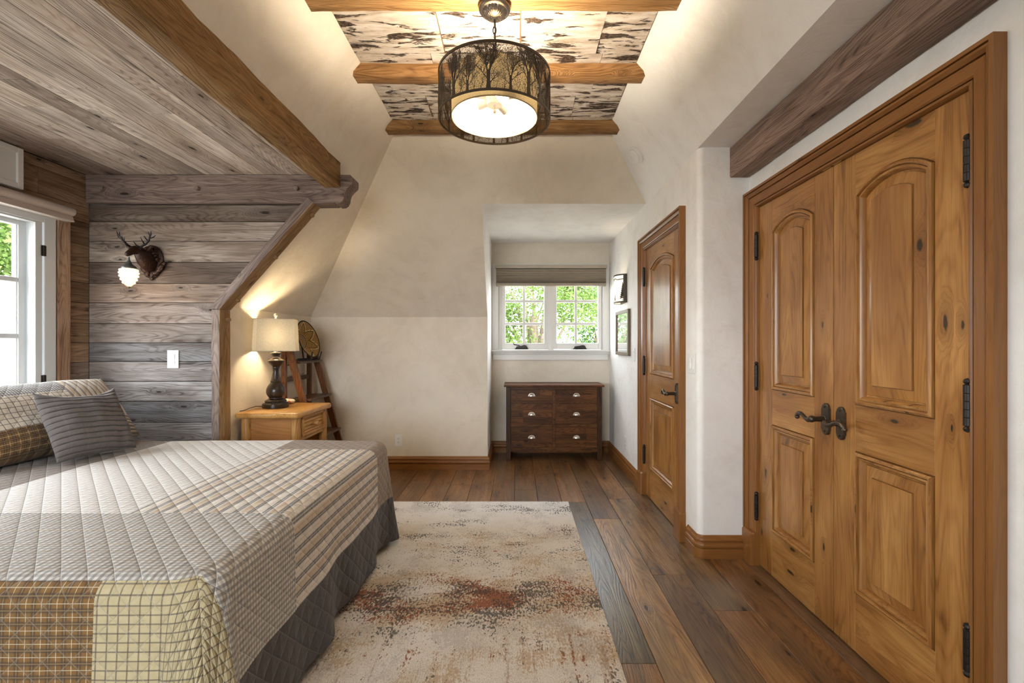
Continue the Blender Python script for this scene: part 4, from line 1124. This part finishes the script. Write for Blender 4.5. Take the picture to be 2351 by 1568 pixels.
mb.loft([[(-.245, y, z) for y, z in loop], [(1.073, y, z) for y, z in loop]])
mb.build('pleated_fabric', FAB, bs, smooth=20)
mb = MB(); mb.box(-.246, 1.074, 5.446, 5.514, 2.012, 2.047); mb.build('bottom_rail', plain('taupe_bar', (.36, .31, .245), .6), bs, bevel=.006)
rs = thing('roller_shade_cassette', 'beige rounded roller shade cassette over the tall bedside window', 'shade', (-3.05, 2.2, 2.16))
CASS = plain('beige_cassette', (.50, .42, .37), .45)
mb = MB(); P = [(XW+.002,2.250),(XW+.055,2.250)] + [(XW+.065+.028*sin(a), 2.222+.028*cos(a)) for a in [pi*k/8 for k in range(9)]] + [(XW+.070,2.186),(XW+.078,2.160),(XW+.002,2.160)]
mb.loft([[(x, 1.15, z) for x, z in P], [(x, 3.110, z) for x, z in P]]); mb.build('cassette', CASS, rs, smooth=30)
mb = MB(); mb.box(XW+.002, XW+.080, 1.15, 3.111, 2.154, 2.1595); mb.build('bottom_plate', plain('pale_cassette_plate', (.62, .55, .5), .5), rs)
vb = thing('wall_vent_cover', 'white framed panel cover on the plank wall above the roller shade', 'vent cover', (XW+.03, 2.3, 2.41))
mb = MB(); mb.box(XW+.002, XW+.028, 1.60, 2.820, 2.285, 2.525); mb.build('panel', plain('vent_panel', (.62, .60, .57), .5, var=.01), vb)
mb = MB(); mb.fn = lambda p: (XW+p[1], p[0], p[2]); frame(mb, 1.59, 2.828, 2.278, 2.531, .035, .002, .040); mb.build('panel_frame', plain('vent_frame', (.66, .63, .60), .45, var=.01), vb, bevel=.004)
# ------------------------------------------------------------------ drum pendant
PX, PY = -.105, 2.17
pd = thing('pendant_light', 'bronze drum pendant with cut-out tree silhouettes and glowing inner shade', 'pendant light', (PX, PY, 2.385))
SOCK = plain('dark_nickel', (.16, .14, .12), .4, .7)
RO, RI, ZB, ZT = .2643, .2030, 2.388, 2.601
def flute(a, z): return 1 + .03*cos(a*26)
mb = MB(); mb.lathe([(.003,2.865),(.016,2.866),(.020,2.873),(.030,2.877)], (PX, PY, 0), 52); mb.lathe([(.030,2.877),(.044,2.885),(.056,2.899),(.060,2.907)], (PX, PY, 0), 104, wob=flute); mb.lathe([(.060,2.905),(.070,2.908),(.076,2.916),(.076,2.922),(.070,2.927),(.070,2.931)], (PX, PY, 0), 52)
mb.build('canopy', plain('antique_bronze', (.10,.085,.075), .22, .85, var=.2), pd, smooth=40)
mb = MB(); z = 2.868; k = 0
while z > ZT + .01:
    pts = []
    for j in range(13):
        a = 2*pi*j/12; x = .0075*cos(a); zz_ = .019*sin(a)
        pts.append((PX + (x if k % 2 else 0), PY + (0 if k % 2 else x), z-.019+zz_))
    mb.tube(pts, .0028, 6, cap=False); z -= .030; k += 1
mb.build('chain', DARKIRON, pd, smooth=60)
mb = MB(); mb.tube([(PX+.003,PY,2.87),(PX+.004,PY+.003,2.74),(PX,PY,ZT-.03)], .003, 6); mb.tube([(PX,PY,2.62),(PX,PY,2.44)], .006, 8)
for a in range(3):
    t = 2*pi*a/3+.4; mb.tube([(PX,PY,2.592),(PX+(RO-.002)*cos(t),PY+(RO-.002)*sin(t),2.596)], .003, 6)
mb.build('stem', DARKIRON, pd, smooth=60)
def band(mb, r, z0, z1, t, n=96): mb.lathe([(r,z0),(r+t,z0),(r+t,z1),(r,z1),(r,z0)], (PX,PY,0), n, cap=False)
mb = MB(); band(mb, RO-.002, ZB, ZB+.010, .004); band(mb, RO-.002, ZT-.012, ZT, .004); SHB = plain('bronze_band', (.06,.043,.03), .45, .6)
mb.build('shade_rims', SHB, pd, smooth=40)
mb = MB(); n = 96
for k in range(n):
    a, b = 2*pi*k/n, 2*pi*(k+1)/n
    mb.poly([(PX+RO*cos(a),PY+RO*sin(a),ZB+.009),(PX+RO*cos(b),PY+RO*sin(b),ZB+.009),(PX+RO*cos(b),PY+RO*sin(b),ZT-.011),(PX+RO*cos(a),PY+RO*sin(a),ZT-.011)],
            [(k/n*1.66,0),((k+1)/n*1.66,0),((k+1)/n*1.66,.21),(k/n*1.66,.21)])
mb.build('perforated_shade', NET, pd, recalc=False)
# trees cut into the shade
mb = MB(); rt = random.Random(11); z0, z1 = ZB+.010, ZT-.012
def twig(s, z, ang, L, r, dep):
    pts = []; n = 4
    for k in range(n+1):
        zz_ = z + L*cos(ang)*k/n; ss = s + L*sin(ang)*k/n + .15*L*sin(ang)*(k/n)**2
        if zz_ > z1: break
        pts.append((ss, zz_)); 
        ang *= .93
    if len(pts) < 2: return
    P = [(PX+RO*cos(q/RO), PY+RO*sin(q/RO), w) for q, w in pts]
    mb.tube(P, [r*(1-.5*k/len(P)) for k in range(len(P))], 4)
    if dep > 0:
        for q, w in pts[1:]:
            for sg in (-1, 1):
                if rt.random() < .62: twig(q, w, ang + sg*rt.uniform(.25, .75), L*rt.uniform(.45, .8), r*.55, dep-1)
nt = 19
for k in range(nt):
    s = 2*pi*RO*(k+rt.uniform(-.22, .22))/nt; big = rt.random() < .55; w = .0085 if big else .0055; h = rt.uniform(.075, .10) if big else rt.uniform(.04, .06)
    ids = []
    P = [(-w*1.25,z0),(w*1.25,z0),(w*.85,z0+h*.4),(w,z0+h),(0,z0+h*1.02),(-w,z0+h),(-w*.85,z0+h*.4)]
    mb.loft([[(PX+(RO+e)*cos((s+a)/RO), PY+(RO+e)*sin((s+a)/RO), z) for a, z in P] for e in (-.0012, .0014)])
    for sg in (-1, 1):
        for m in range(2): twig(s+sg*w*.6, z0+h*.97, sg*rt.uniform(.05, .45), .060, w*.42, 3)
        twig(s+sg*w*.8, z0+h*rt.uniform(.25,.7), sg*rt.uniform(.5, .9), .05, w*.28, 2)
        twig(s+sg*rt.uniform(.02,.04), z0, sg*rt.uniform(-.5, .5), .05, .0011, 2)
mb.build('tree_silhouettes', SHB, pd)
mb = MB(); mb.lathe([(RI,2.402),(RI,2.588)], (PX,PY,0), 96, cap=False); mb.build('inner_shade', DRUMFAB, pd, smooth=60, recalc=False)
mb = MB(); band(mb, RI-.0015, 2.398, 2.403, .003); band(mb, RI-.0015, 2.586, 2.590, .003); mb.build('inner_rims', plain('drum_edge', (.45,.33,.18), .6), pd, smooth=40)
mb = MB(); mb.lathe([(RI-.002,2.4035),(.001,2.4035)], (PX,PY,0), 72, cap=False); mb.build('diffuser', DIFFUSER, pd, recalc=False)
mb = MB(); mb.lathe([(.036,2.46),(.040,2.465),(.040,2.50),(.034,2.505)], (PX,PY,0), 32); mb.lathe([(.006,2.425),(.009,2.431),(.006,2.439),(.004,2.46)], (PX,PY,0), 16); mb.build('socket_cluster', SOCK, pd, smooth=40)
for k in range(3):
    t = 2*pi*k/3 + .9; d = Vector((cos(t), sin(t), -.32)).normalized(); c = Vector((PX,PY,2.487))
    mb = MB(); mb.tube([c+d*.038, c+d*.085], .017, 14); s_ = mb.build('socket', SOCK, pd, smooth=40)
    mb = MB(); mb.ell(c+d*.122, (.030,.030,.030)); mb.build('bulb', emit('pendant_bulb', (1.0,.84,.62), 12), s_, smooth=60)

# ------------------------------------------------------------------ deer head sconce
SX, SY, SZ = -2.635, 3.2985, 1.935
ds = thing('deer_sconce', 'cast bronze stag head wall sconce holding a crystal acorn lamp, on the barn wood wall', 'wall sconce', (SX, SY, SZ))
CAST = plain('cast_bronze', (.040,.017,.010), .30, .55, var=.35, bump=.004, bscale=160)
ANT = plain('antler_bronze', (.018,.013,.013), .35, .5, var=.2)
P3 = lambda x, o, z: (SX+x, SY-o, SZ+z)
mb = MB(); rl = random.Random(3)
for k in range(34):
    a = 2*pi*k/34*2.0 + rl.uniform(-.2,.2); rad = .40 + .6*(k % 17)/17
    x, z = .092*cos(a)*rad, .112*sin(a)*rad*(1.15 if sin(a) < 0 else .92)
    Mx = Matrix.Rotation(-atan2(x, z+.0001)+rl.uniform(-.4,.4), 3, 'Y') @ Matrix.Rotation(rl.uniform(-.5,.5), 3, 'X')
    mb.ell(P3(x, .014+.012*rl.random()+.02*(1-rad), z), (.017,.011,.030), 8, 6, Mx)
mb.ell(P3(0,.014,-.135), (.016,.010,.022), 8, 6); mb.ell(P3(.02,.014,-.125), (.020,.008,.010), 8, 6); mb.ell(P3(-.02,.014,-.125), (.020,.008,.010), 8, 6)
mb.lathe([(.088,.0005),(.090,.006),(.07,.012)], (SX,SY,SZ), 28, 'Y', cap=True) if 0 else None
mb.ell(P3(0,.012,-.005), (.085,.011,.105), 28, 8)
mb.build('leaf_backplate', CAST, ds, smooth=50)
path = [(.01,-.025,.050,.072),(.045,-.022,.052,.070),(.08,-.004,.045,.058),(.105,.018,.037,.046),(.122,.034,.033,.038),(.140,.040,.031,.033),(.158,.036,.027,.029),(.178,.024,.021,.024),(.198,.010,.0175,.0195),(.214,-.002,.0165,.0165),(.224,-.010,.012,.012),(.228,-.013,.005,.005)]
mb = MB(); loops = []
for i, (o_, z_, rx, rz) in enumerate(path):
    a, b = path[max(0,i-1)], path[min(len(path)-1,i+1)]; d = Vector((0, -(b[0]-a[0]), b[1]-a[1])).normalized(); up = Vector((0, d.z, -d.y)); up = up if up.z > 0 else -up
    loops.append([Vector(P3(0,o_,z_)) + Vector((1,0,0))*rx*cos(t) + up*rz*sin(t) for t in [2*pi*k/24 for k in range(24)]])
mb.loft(loops); mb.build('head', CAST, ds, smooth=70)
for s in (-1, 1):
    mb = MB(); mb.ell(P3(s*.0275,.152,.048), (.006,.006,.0055), 10, 6); mb.build('eye', BLACK, ds, smooth=60)
    mb = MB(); mb.ell(P3(s*.009,.222,-.004), (.004,.004,.003), 8, 5); mb.build('nostril', BLACK, ds, smooth=60)
for s in (-1, 1):
    mb = MB(); Mx = Matrix.Rotation(s*1.15, 3, 'Y') @ Matrix.Rotation(.35, 3, 'X')
    mb.ell(P3(s*.060,.112,.058), (.016,.008,.036), 12, 8, Mx); mb.build('ear', CAST, ds, smooth=60)
    mb = MB()
    q = lambda x, o, z: P3(s*x, o+.028, z-.026)
    main = [(.016,.122,.060),(.040,.122,.088),(.068,.118,.106),(.092,.122,.128),(.104,.130,.158),(.100,.138,.186)]
    mb.tube([q(*p) for p in main], [.0085,.0075,.0068,.006,.005,.0018], 8)
    for (p0, p1, p2) in (((.028,.126,.077),(.034,.160,.090),(.032,.180,.112)), ((.060,.119,.101),(.062,.142,.122),(.056,.150,.146)), ((.088,.121,.124),(.080,.138,.140),(.076,.146,.158)), ((.102,.128,.150),(.116,.134,.172),(.118,.138,.192)), ((.098,.126,.142),(.120,.118,.152),(.134,.114,.168))):
        mb.tube([q(*p0), q(*p1), q(*p2)], [.0050,.0042,.0012], 7)
    mb.build('antler', ANT, ds, smooth=60)
lx, lo = 0, .205
mb = MB(); mb.lathe([(.004,.0),(.006,-.012),(.006,-.020),(.012,-.034),(.018,-.048),(.028,-.058),(.039,-.066),(.0425,-.074),(.0425,-.082),(.038,-.082)], P3(0,lo,-.020), 28); mb.build('lamp_cap', plain('verdigris_bronze', (.12,.125,.12), .4, .6), ds, smooth=50)
gpr = [(.038,-.100),(.047,-.112),(.050,-.130),(.0475,-.152),(.041,-.176),(.030,-.198),(.018,-.215),(.007,-.226)]
g = G('crystal_globe'); tr = g.n('BsdfTranslucent', {0: (1,.93,.80,1)}).outputs[0]; tp = g.n('BsdfTransparent', {0: (1,.97,.92,1)}).outputs[0]; em = g.n('Emission', {0: (1,.83,.58,1), 1: 1.6}).outputs[0]
gl = g.n('BsdfGlossy', {0: (1,1,1,1), 1: .1}).outputs[0]
vv_ = g.vor(g.obj(), 58)['Distance']
m1 = g.n('MixShader', {0: .86, 1: tr, 2: tp}).outputs[0]; m2 = g.n('MixShader', {0: .12, 1: m1, 2: gl}).outputs[0]
CRY = g.done(g.n('AddShader', {0: m2, 1: g.n('Emission', {0: (1,.80,.52,1), 1: g.sm(vv_, .7, .15, .04, .22)}).outputs[0]}).outputs[0])
mb = MB(); mb.lathe(gpr, P3(0,lo,0), 32, cap=False); mb.build('crystal_globe', CRY, ds, smooth=60, recalc=False)
mb = MB()
for k in range(10):
    a = 2*pi*k/10; mb.tube([(SX+(r+.001)*cos(a), SY-lo+(r+.001)*sin(a), SZ+z) for r, z in gpr], .0011, 5)
for r, z in gpr[1:6]: mb.tube([(SX+(r+.001)*cos(t), SY-lo+(r+.001)*sin(t), SZ+z) for t in [2*pi*k/24 for k in range(25)]], .0010, 5, cap=False)
mb.lathe([(.010,-.222),(.006,-.230),(.001,-.238)], P3(0,lo,0), 12)
mb.build('wire_cage', plain('cage_wire', (.25,.18,.10), .35, .8), ds, smooth=60)
mb = MB()
for row, (r, z) in enumerate(((.0485,-.113),(.0515,-.131),(.0490,-.152),(.0425,-.175),(.0315,-.197))):
    nn_ = (20, 20, 20, 16, 12)[row]
    for k in range(nn_):
        a = 2*pi*(k+.5)/nn_; mb.ell((SX+r*cos(a), SY-lo+r*sin(a), SZ+z), (.0065,.0065,.0085), 6, 4)
b_ = mb.build('crystal_beads', CRY, ds, smooth=40)
mb = MB(); mb.ell(P3(0,lo,-.145), (.017,.017,.030)); mb.build('bulb', emit('sconce_bulb', (1,.82,.55), 5), ds, smooth=60)

# ------------------------------------------------------------------ half round sconce in the dormer
AX, AY, AZ0, AZ1 = XR-.002, 4.775, 1.742, 2.036
sc = thing('wall_sconce', 'half round metal wall sconce with pine trees and mountain cut-out above the mirror', 'wall sconce', (XR-.001, AY, 1.89))
hw, dp = .132, .100
cyl = lambda t, e=0: (AX - (dp+e)*sin(t), AY - (hw+e)*cos(t))
SCM = plain('sconce_iron', (.06,.048,.038), .5, .4)
mb = MB(); N_ = 24
for z0_, z1_ in ((AZ0, AZ0+.016), (AZ1-.014, AZ1)):
    mb.loft([[(*cyl(t, 0), z0_),(*cyl(t, .003), z0_),(*cyl(t, .003), z1_),(*cyl(t, 0), z1_)] for t in [pi*k/N_ for k in range(N_+1)]])
for t0, t1 in ((0, .36), (pi-.20, pi)):
    mb.loft([[(*cyl(t, 0), AZ0),(*cyl(t, .003), AZ0),(*cyl(t, .003), AZ1),(*cyl(t, 0), AZ1)] for t in [t0+(t1-t0)*k/6 for k in range(7)]])
mb.box(AX-.006, AX, AY-hw, AY+hw, AZ0, AZ1)
mb.build('metal_frame', SCM, sc)
def onc(s, z, e=.002): t = pi*s; return (*cyl(t, e), z)
def ribbon(pts, w):
    mb.loft([[onc(s, z+w, .0005), onc(s, z+w, .003), onc(s, z-w, .003), onc(s, z-w, .0005)] for s, z in pts])
mb = MB(); ribbon([(.11,1.985),(.22,1.983),(.32,1.980),(.42,1.998),(.46,1.992),(.54,1.978),(.64,2.000),(.70,2.003),(.78,1.978),(.90,1.990)], .005); mb.build('mountain_cutout', SCM, sc)
def pine(s, zb, h, w):
    n = 9; pts = []
    for k in range(n):
        f = k/n; pts.append((w*(1-f), zb+h*(.14+.86*f))); pts.append((w*(1-f)*.42, zb+h*(.14+.86*(f+.75/n))))
    P = [(.008, zb), (.008, zb+h*.14)] + pts + [(0, zb+h)]
    full = [(s+a, z) for a, z in P] + [(s-a, z) for a, z in P[::-1][1:]]
    for q0, q1 in zip(P, P[1:]):
        mb.loft([[onc(s-q[0], q[1], .0005), onc(s+q[0]+.0005, q[1], .0005), onc(s+q[0]+.0005, q[1], .0028), onc(s-q[0], q[1], .0028)] for q in (q0, q1)])
for pa in ((.13, AZ0+.014, .20, .125), (.42, AZ0+.014, .105, .055), (.60, AZ0+.014, .075, .035), (.80, AZ0+.014, .085, .045)):
    mb = MB(); pine(*pa); mb.build('pine_cutout', SCM, sc)
g = G('mica_panel'); tr = g.n('BsdfTranslucent', {0: (1,.90,.74,1)}).outputs[0]; em = g.n('Emission', {0: (1,.85,.62,1), 1: .35}).outputs[0]
MICA = g.done(g.n('AddShader', {0: tr, 1: em}).outputs[0])
mb = MB()
for k in range(N_):
    a, b = cyl(pi*k/N_, -.004), cyl(pi*(k+1)/N_, -.004); mb.poly([(*a, AZ0+.004),(*b, AZ0+.004),(*b, AZ1-.004),(*a, AZ1-.004)])
mb.build('mica_diffuser', MICA, sc, smooth=60, recalc=False)
mb = MB(); mb.ell((AX-.045, AY, 1.88), (.018,.018,.03)); mb.build('bulb', emit('dormer_bulb', (1,.82,.56), 14), sc, smooth=60)

# ------------------------------------------------------------------ mirror
mr = thing('wall_mirror', 'small rectangular mirror in a brown wood frame under the half round sconce', 'mirror', (XR, 4.78, 1.43))
fm = lambda p: (XR-.002-p[1], p[0], p[2])
mb = MB(); mb.fn = fm; frame(mb, 4.497, 5.063, 1.200, 1.668, .034, 0, .026)
mb.build('mirror_frame', plain('brown_mirror_frame', (.155,.105,.06), .45, var=.12), mr, bevel=.002)
mb = MB(); mb.fn = fm; mb.box(4.528, 5.032, .006, .016, 1.231, 1.637); mb.build('mirror_glass', MIRROR, mr)

# ------------------------------------------------------------------ switches, outlets, detector
def plate(name, label, cat, fx, u, z, w, h, kind, nsw=1):
    t = thing(name, label, cat, fx(u, 0, z))
    mb = MB(); mb.fn = lambda p: fx(*p); mb.box(u-w/2, u+w/2, .001, .0065, z-h/2, z+h/2); mb.build('plate', PLASTIC, t, bevel=.003)
    if kind == 'rocker':
        for k in range(nsw):
            c = u + (k-(nsw-1)/2)*.046
            mb = MB(); mb.fn = lambda p: fx(*p); mb.prism([(c-.0165,.006,z-.034),(c-.0165,.0105,z-.034),(c-.0165,.0085,z),(c-.0165,.0125,z+.034),(c-.0165,.006,z+.034)], (.033,0,0)); mb.build('rocker', PLASTIC, t, bevel=.0008)
    else:
        for s in (-1, 1):
            mb = MB(); mb.fn = lambda p: fx(*p); mb.lathe([(.0165,.006),(.0165,.0078),(.012,.0084)], (u, 0, z+s*.019), 22, 'Y'); e = mb.build('socket', PLASTIC, t, smooth=40)
            mb = MB(); mb.fn = lambda p: fx(*p)
            for dx_ in (-.0062, .0062): mb.box(u+dx_-.0012, u+dx_+.0012, .0080, .0088, z+s*.019-.001, z+s*.019+.007)
            mb.lathe([(.0026,.0080),(.0026,.0088)], (u, 0, z+s*.019-.0075), 10, 'Y'); mb.build('slots', BLACK, e)
fxBk = lambda u, w, z: (u, YB-w, z)
fxN = lambda u, w, z: (u, 3.2985-w, z)
plate('light_switch', 'white rocker switch on the barn wood wall below the deer sconce', 'light switch', fxN, -2.487, 1.211, .082, .130, 'rocker')
plate('wall_outlet', 'white double socket low on the cream back wall', 'outlet', fxBk, -1.238, .306, .078, .124, 'outlet')
plate('light_switch', 'white double switch plate between the single door and the plaster corner', 'light switch', fxR, 2.925, 1.198, .118, .130, 'rocker', 2)
plate('light_switch', 'narrow white switch under the mirror, beside the single door casing', 'light switch', fxR, 4.36, 1.215, .080, .128, 'rocker')
plate('wall_outlet', 'white socket plate low on the side wall beside the dresser', 'outlet', fxR, 4.70, .300, .078, .124, 'outlet')
dn = Vector((-.47/hypot(.47,.409), 0, -.409/hypot(.47,.409)))
zd = 2.775; dc = Vector((slopeR(zd), 3.49, zd)) + dn*.002
z_ = dn; x_ = Vector((0,1,0)); y_ = z_.cross(x_)
DM_ = Matrix.Translation(dc) @ Matrix(((x_.x,y_.x,z_.x,0),(x_.y,y_.y,z_.y,0),(x_.z,y_.z,z_.z,0),(0,0,0,1)))
sd = thing('smoke_detector', 'round white smoke detector on the sloping plaster', 'smoke detector', dc)
mb = MB(); mb.fn = lambda p: DM_ @ Vector(p); mb.lathe([(.068,0),(.068,.012),(.060,.018)], (0,0,0), 36); mb.build('base_ring', PLASTIC, sd, smooth=35)
mb = MB(); mb.fn = lambda p: DM_ @ Vector(p); mb.lathe([(.052,.017),(.054,.024),(.050,.034),(.040,.039),(.018,.040),(.016,.037),(.002,.037)], (0,0,0), 36); mb.build('cover', PLASTIC, sd, smooth=35)

# ------------------------------------------------------------------ outside
GZ = -3.0
mb = MB(); mb.poly([(-60,-60,GZ),(60,-60,GZ),(60,60,GZ),(-60,60,GZ)])
g = G('sunny_ground'); struct(mb.build('ground_outside', g.done(g.bsdf(g.ramp(g.noise(g.obj(), .35, 5), [(.4, (.30,.275,.235)), (.6, (.40,.37,.32))]), .9)), recalc=False), 'pale sunlit ground outside', 'ground')
def m_leaf(name, c0, c1):
    g = G(name); rnd = g.n('NewGeometry').outputs['Random Per Island']; c = g.mix(rnd, c0, c1)
    return g.done(g.n('MixShader', {0: .42, 1: g.n('BsdfDiffuse', {0: c}).outputs[0], 2: g.n('BsdfTranslucent', {0: g.mix(.5, c, (c1[0]*1.2, c1[1]*1.2, c1[2]*.8))}).outputs[0]}).outputs[0])
LEAF = m_leaf('leaf_green', (.022,.052,.011), (.135,.195,.062))
LEAF2 = m_leaf('leaf_deep_green', (.014,.042,.012), (.07,.14,.045))
BARK = plain('bark', (.16,.12,.09), .9, var=.3)
def tree(label, x, y, zc, rx, rz, n, seed, mat, lf=.085):
    rt = random.Random(seed); t = thing('tree', label, 'tree', (x, y, GZ))
    mb = MB(); mb.tube([(x,y,GZ),(x+.1,y,GZ+(zc-GZ)*.5),(x,y+.1,zc)], [.22,.17,.09], 9)
    cl = []
    for k in range(26):
        a = rt.uniform(0, 2*pi); e = rt.uniform(-.8, .95); r = rt.uniform(.45, .95)
        c = Vector((x + rx*r*cos(a)*sqrt(1-e*e*.8), y + rx*r*sin(a)*sqrt(1-e*e*.8), zc + rz*e*r)); cl.append(c)
        m = Vector((x, y, zc - rz*.5)).lerp(c, .5) + Vector((rt.uniform(-.15,.15), rt.uniform(-.15,.15), .15))
        mb.tube([(x, y, zc-rz*.7), m, c], [.05,.03,.008], 5)
    mb.build('trunk', BARK, t, smooth=60)
    mb = MB()
    for k in range(n):
        c = rt.choice(cl); d = Vector([max(-2, min(2, rt.gauss(0,1))) for _ in range(3)])*(.24*rx/1.6)
        p = c + d; u = Vector((rt.gauss(0,1), rt.gauss(0,1), rt.gauss(-.5,.6))).normalized(); v = u.cross(Vector((rt.gauss(0,1), rt.gauss(0,1), rt.gauss(0,1)))).normalized()
        L = lf*rt.uniform(.7, 1.4); w_ = L*.30; s = u.cross(v)*L*.08
        mb.poly([p, p+u*L*.45+v*w_+s, p+u*L, p+u*L*.45-v*w_+s])
    mb.build('foliage', mat, t, recalc=False)
tree('bright green leafy tree filling the view through the dormer window', .35, 9.6, 1.9, 1.55, 2.1, 26000, 1, LEAF, .055)
tree('green tree further off behind the leafy tree, outside the right sash of the dormer window', 3.0, 15.2, 2.2, 1.8, 2.8, 14000, 2, LEAF2, .085)
tree('green tree further off behind the leafy tree, outside the left sash of the dormer window', -3.2, 15.4, 2.2, 1.9, 2.8, 14000, 3, LEAF2, .085)
tree('pale green tree beyond the house roof outside the tall bedside window', -25.2, 21.8, 5.0, 3.6, 4.6, 12000, 6, LEAF, .24)
hs = thing('neighbour_house', 'pale neighbouring house with gabled roof outside the tall bedside window', 'house', (-16.5, 13.0, GZ))
mb = MB(); hx, hy = -14.5, 14.0
mb.box(-22, hx, 10.5, 17.5, GZ, .6); mb.prism([(hx,10.5,.6),(hx,17.5,.6),(hx,14.0,3.1)], (-7.5,0,0)); mb.build('house_wall', plain('house_render', (.26,.235,.20), .8), hs)
mb = MB(); mb.prism([(hx+.5,9.9,.35),(hx+.5,14.0,3.35),(hx+.5,18.1,.35),(hx+.5,18.1,.15),(hx+.5,14.0,3.12),(hx+.5,9.9,.15)], (-8.5,0,0)); mb.build('roof', plain('roof_grey', (.16,.155,.15), .8), hs)

# ------------------------------------------------------------------ light
def light(name, kind, loc, power, col, size=.05, rot=None):
    l = bpy.data.lights.new(name, kind); l.energy = power; l.color = col
    if kind == 'POINT': l.shadow_soft_size = size
    o = bpy.data.objects.new(name, l); o.location = loc; COL.objects.link(o)
    if rot: o.rotation_euler = rot
    return o
WARM = (1.0, .79, .53)
light('pendant_lamp', 'POINT', (PX, PY, 2.520), 24, (1.0,.85,.64), .045)
light('table_lamp_light', 'POINT', (LX, LY, LZ+.58), 17, (1.0, .78, .46), .035)
light('deer_sconce_light', 'POINT', P3(0, lo, -.145), 4.5, (1.0, .74, .48), .02)
light('dormer_sconce_light', 'POINT', (AX-.045, AY, 1.88), 5, WARM, .02)
sun = light('sun', 'SUN', (20, 0, 20), 4.5, (1.0, .95, .86), rot=(0, radians(42), 0)); sun.data.angle = radians(1)
def portal(loc, rot, sx, sy):
    l = bpy.data.lights.new('window_portal', 'AREA'); l.shape = 'RECTANGLE'; l.size = sx; l.size_y = sy; l.cycles.is_portal = True
    o = bpy.data.objects.new('window_portal', l); o.location = loc; o.rotation_euler = rot; COL.objects.link(o)
portal((.41, YA+.16, 1.74), (radians(-90), 0, 0), 1.35, 1.0)
portal((XW-.13, 2.15, 1.40), (0, radians(-90), 0), 1.57, 1.8)
portal((-1.4, YREAR-.08, 1.6), (radians(90), 0, 0), 2.0, 1.6)
wd = bpy.data.worlds.new('sky'); SC.world = wd; wd.use_nodes = True; nt_ = wd.node_tree
bg = nt_.nodes['Background']; bg.inputs[0].default_value = (.90, .95, 1.0, 1); bg.inputs[1].default_value = 5.4

# ------------------------------------------------------------------ camera
cam = bpy.data.cameras.new('camera'); co = bpy.data.objects.new('camera', cam); COL.objects.link(co)
co.location = (0, 0, 1.33); co.rotation_euler = (radians(90), 0, 0)
cam.sensor_fit = 'HORIZONTAL'; cam.sensor_width = 36; cam.lens = 1045/2351*36
cam.shift_x = -10.5/2351; cam.shift_y = 3.0/2351; cam.clip_start = .02; cam.clip_end = 300
SC.camera = co
SC.view_settings.view_transform = 'Standard'; SC.view_settings.look = 'None'
SC.view_settings.exposure = 1.70; SC.view_settings.gamma = 1.0; SC.view_settings.use_curve_mapping = False
SC.cycles.use_denoising = True; SC.cycles.max_bounces = 7; SC.cycles.diffuse_bounces = 4; SC.cycles.glossy_bounces = 3
SC.cycles.transparent_max_bounces = 16; SC.cycles.transmission_bounces = 4; SC.cycles.sample_clamp_indirect = 6; SC.cycles.caustics_reflective = False; SC.cycles.caustics_refractive = False
SC.cycles.use_adaptive_sampling = True; SC.cycles.adaptive_threshold = .04
